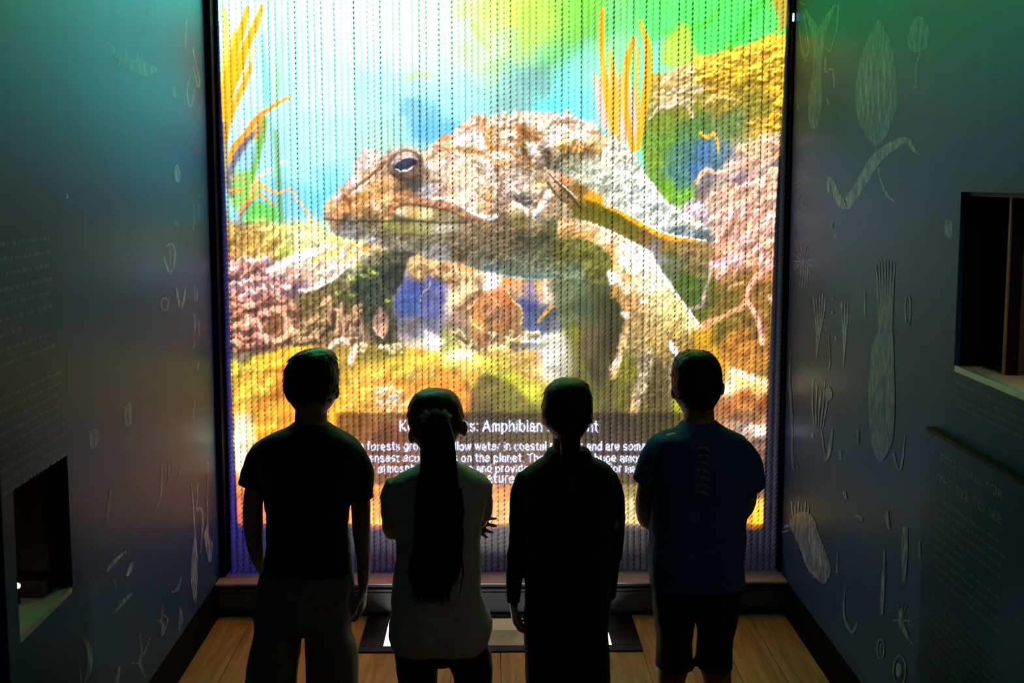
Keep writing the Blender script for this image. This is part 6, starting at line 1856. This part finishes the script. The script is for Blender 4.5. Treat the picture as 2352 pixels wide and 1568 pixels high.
for i in range(1):
    tube(bm, [cen + Vector((math.cos(a) * .024, math.sin(a) * .022, .003 * math.sin(2 * a))) for a in (2 * math.pi * j / 20 for j in range(21))], [.004] * 21, 8)
mesh_obj('hair_tie', bm, cloth('hair_tie_black', (.01, .01, .01)), root, smooth=True)

# --- boy at the right: navy T-shirt with a column of print, shorts
T = [(966, 1570, 1644, .055, .055), (982, 1552, 1664, .07, .06), (996, 1514, 1698, .085, .075), (1010, 1494, 1718, .095, .085), (1050, 1489, 1727, .105, .095), (1100, 1493, 1722, .11, .10), (1160, 1494, 1717, .11, .105), (1224, 1492, 1714, .11, .105), (1280, 1488, 1710, .11, .11), (1345, 1493, 1709, .115, .11)]
k, root, top, zt, zc, cx, hr = build(dict(
    Y=4.20, mid=1600, label='child with cropped hair in navy T-shirt with gold print down the back and shorts, rightmost', skin=(.26, .145, .085),
    mats=dict(top=cloth('shirt_navy', (.014, .070, .21), .06), bottom=cloth('shorts_black', (.010, .010, .012), .1), shoe=material('shoe_navy', (.03, .04, .06), .7)),
    head=[(805, 1584, 1614), (809, 1567, 1629), (818, 1555, 1641), (832, 1547, 1651), (850, 1542, 1657), (880, 1542, 1657), (905, 1545, 1654), (925, 1553, 1646), (943, 1566, 1638), (955, 1576, 1630)],
    neck=[(925, 1570, 1641), (950, 1570, 1641), (968, 1569, 1643), (988, 1565, 1650)], ears=[(1547, 900, -1, .1), (1657, 892, 1, -.1)], ear=.85, turn=-.15,
    torso=T, arms=[[(1500, 1060, 26), (1487, 1130, 24, .02), (1485, 1180, 22, .06), (1500, 1222, 19, .12), (1550, 1250, 15, .19)], [(1712, 1060, 26), (1719, 1140, 24, .02), (1716, 1180, 22, .06), (1700, 1210, 19, .12), (1650, 1240, 15, .19)]],
    hands=[((1556, 1252, .195), (1, .15, -.15), (0, -1, .2), .86, .4, .06, 1), ((1644, 1242, .20), (-1, .15, -.1), (0, -1, .2), .86, .4, .06, -1)],
    legs=[[(1400, 1506, 1590, .07, .07), (1500, 1511, 1586, .056, .056), (1530, 1512, 1583, .052, .05), (1568, 1511, 1572, .052, .045), (1640, 1517, 1565, .05, .036), (1720, 1523, 1557, .034, .03), (1768, 1525, 1555, .03, .028)],
          [(1400, 1602, 1692, .07, .07), (1500, 1603, 1680, .056, .056), (1530, 1606, 1678, .052, .05), (1568, 1617, 1679, .052, .045), (1640, 1623, 1671, .05, .036), (1720, 1629, 1663, .034, .03), (1768, 1631, 1661, .03, .028)]], legshrink=0.0,
    sleeves=[[(1516, 1020, 27), (1494, 1060, 32), (1481, 1108, 33)], [(1700, 1020, 27), (1721, 1065, 31), (1732, 1124, 29)]], topname='t_shirt', botname='shorts',
    bottom=[[(1330, 1496, 1708, .105, .10), (1380, 1497, 1704, .112, .10), (1412, 1500, 1696, .10, .095)],
            [(1395, 1500, 1595, .10, .09), (1452, 1507, 1589, .095, .085), (1497, 1506, 1588, .092, .085), (1527, 1505, 1592, .092, .086)], [(1395, 1598, 1695, .10, .09), (1432, 1600, 1689, .098, .088), (1465, 1602, 1681, .095, .085), (1525, 1598, 1681, .092, .086)]],
    feet=(1540, 1646)))
finish_hair(k, root, hair_cap(k, hr, 9), hair_mat('hair_cropped_black', (.010, .008, .007)), 380, .010, .0018, 9, zt - .15, zt - .004, .08, .002, 60)
# gold print down the back and the sleeve piping, lying on the cloth
bvh = BVHTree.FromPolygons([v.co[:] for v in top.data.vertices], [p.vertices[:] for p in top.data.polygons])
M_gold = material('print_gold', (.36, .26, .09), rough=0.5, var=.3, scale=300)


def on_back(px, py, lift=.0016):
    d = (at(1, 6.0, px, py) - CAM).normalized()
    hit = bvh.ray_cast(CAM, d)
    p = hit[0] if hit[0] is not None else k.P(px, py, -.1)
    return p - d * lift


for j, yy in enumerate((1029, 1046, 1063, 1080, 1097, 1114, 1131)):
    bm = bmesh.new()
    rg = random.Random(j)
    for c_ in range(9):
        if rg.random() < .15:
            continue
        xa_ = 1603 - j * .7 + c_ * 3.1
        up = 3.5 * math.sin((c_ + 1) / 10 * math.pi) + (c_ - 4) * -.5
        hh = rg.uniform(3.2, 6.0)
        q = [bm.verts.new(on_back(xa_, yy - up)), bm.verts.new(on_back(xa_ + 2.2, yy - up)), bm.verts.new(on_back(xa_ + 2.2, yy - up + hh)), bm.verts.new(on_back(xa_, yy - up + hh))]
        bm.faces.new(q)
    mesh_obj('gold_print_line', bm, M_gold, top)
bm = bmesh.new()
pts = spline([on_back(x_, y_, .0022) for x_, y_ in ((1509, 1036), (1501, 1056), (1492, 1078), (1484, 1098))], 4)
tube(bm, pts, [.0018] * len(pts), 6)
mesh_obj('sleeve_piping', bm, cloth('piping_blue', (.10, .16, .22)), top, smooth=True)
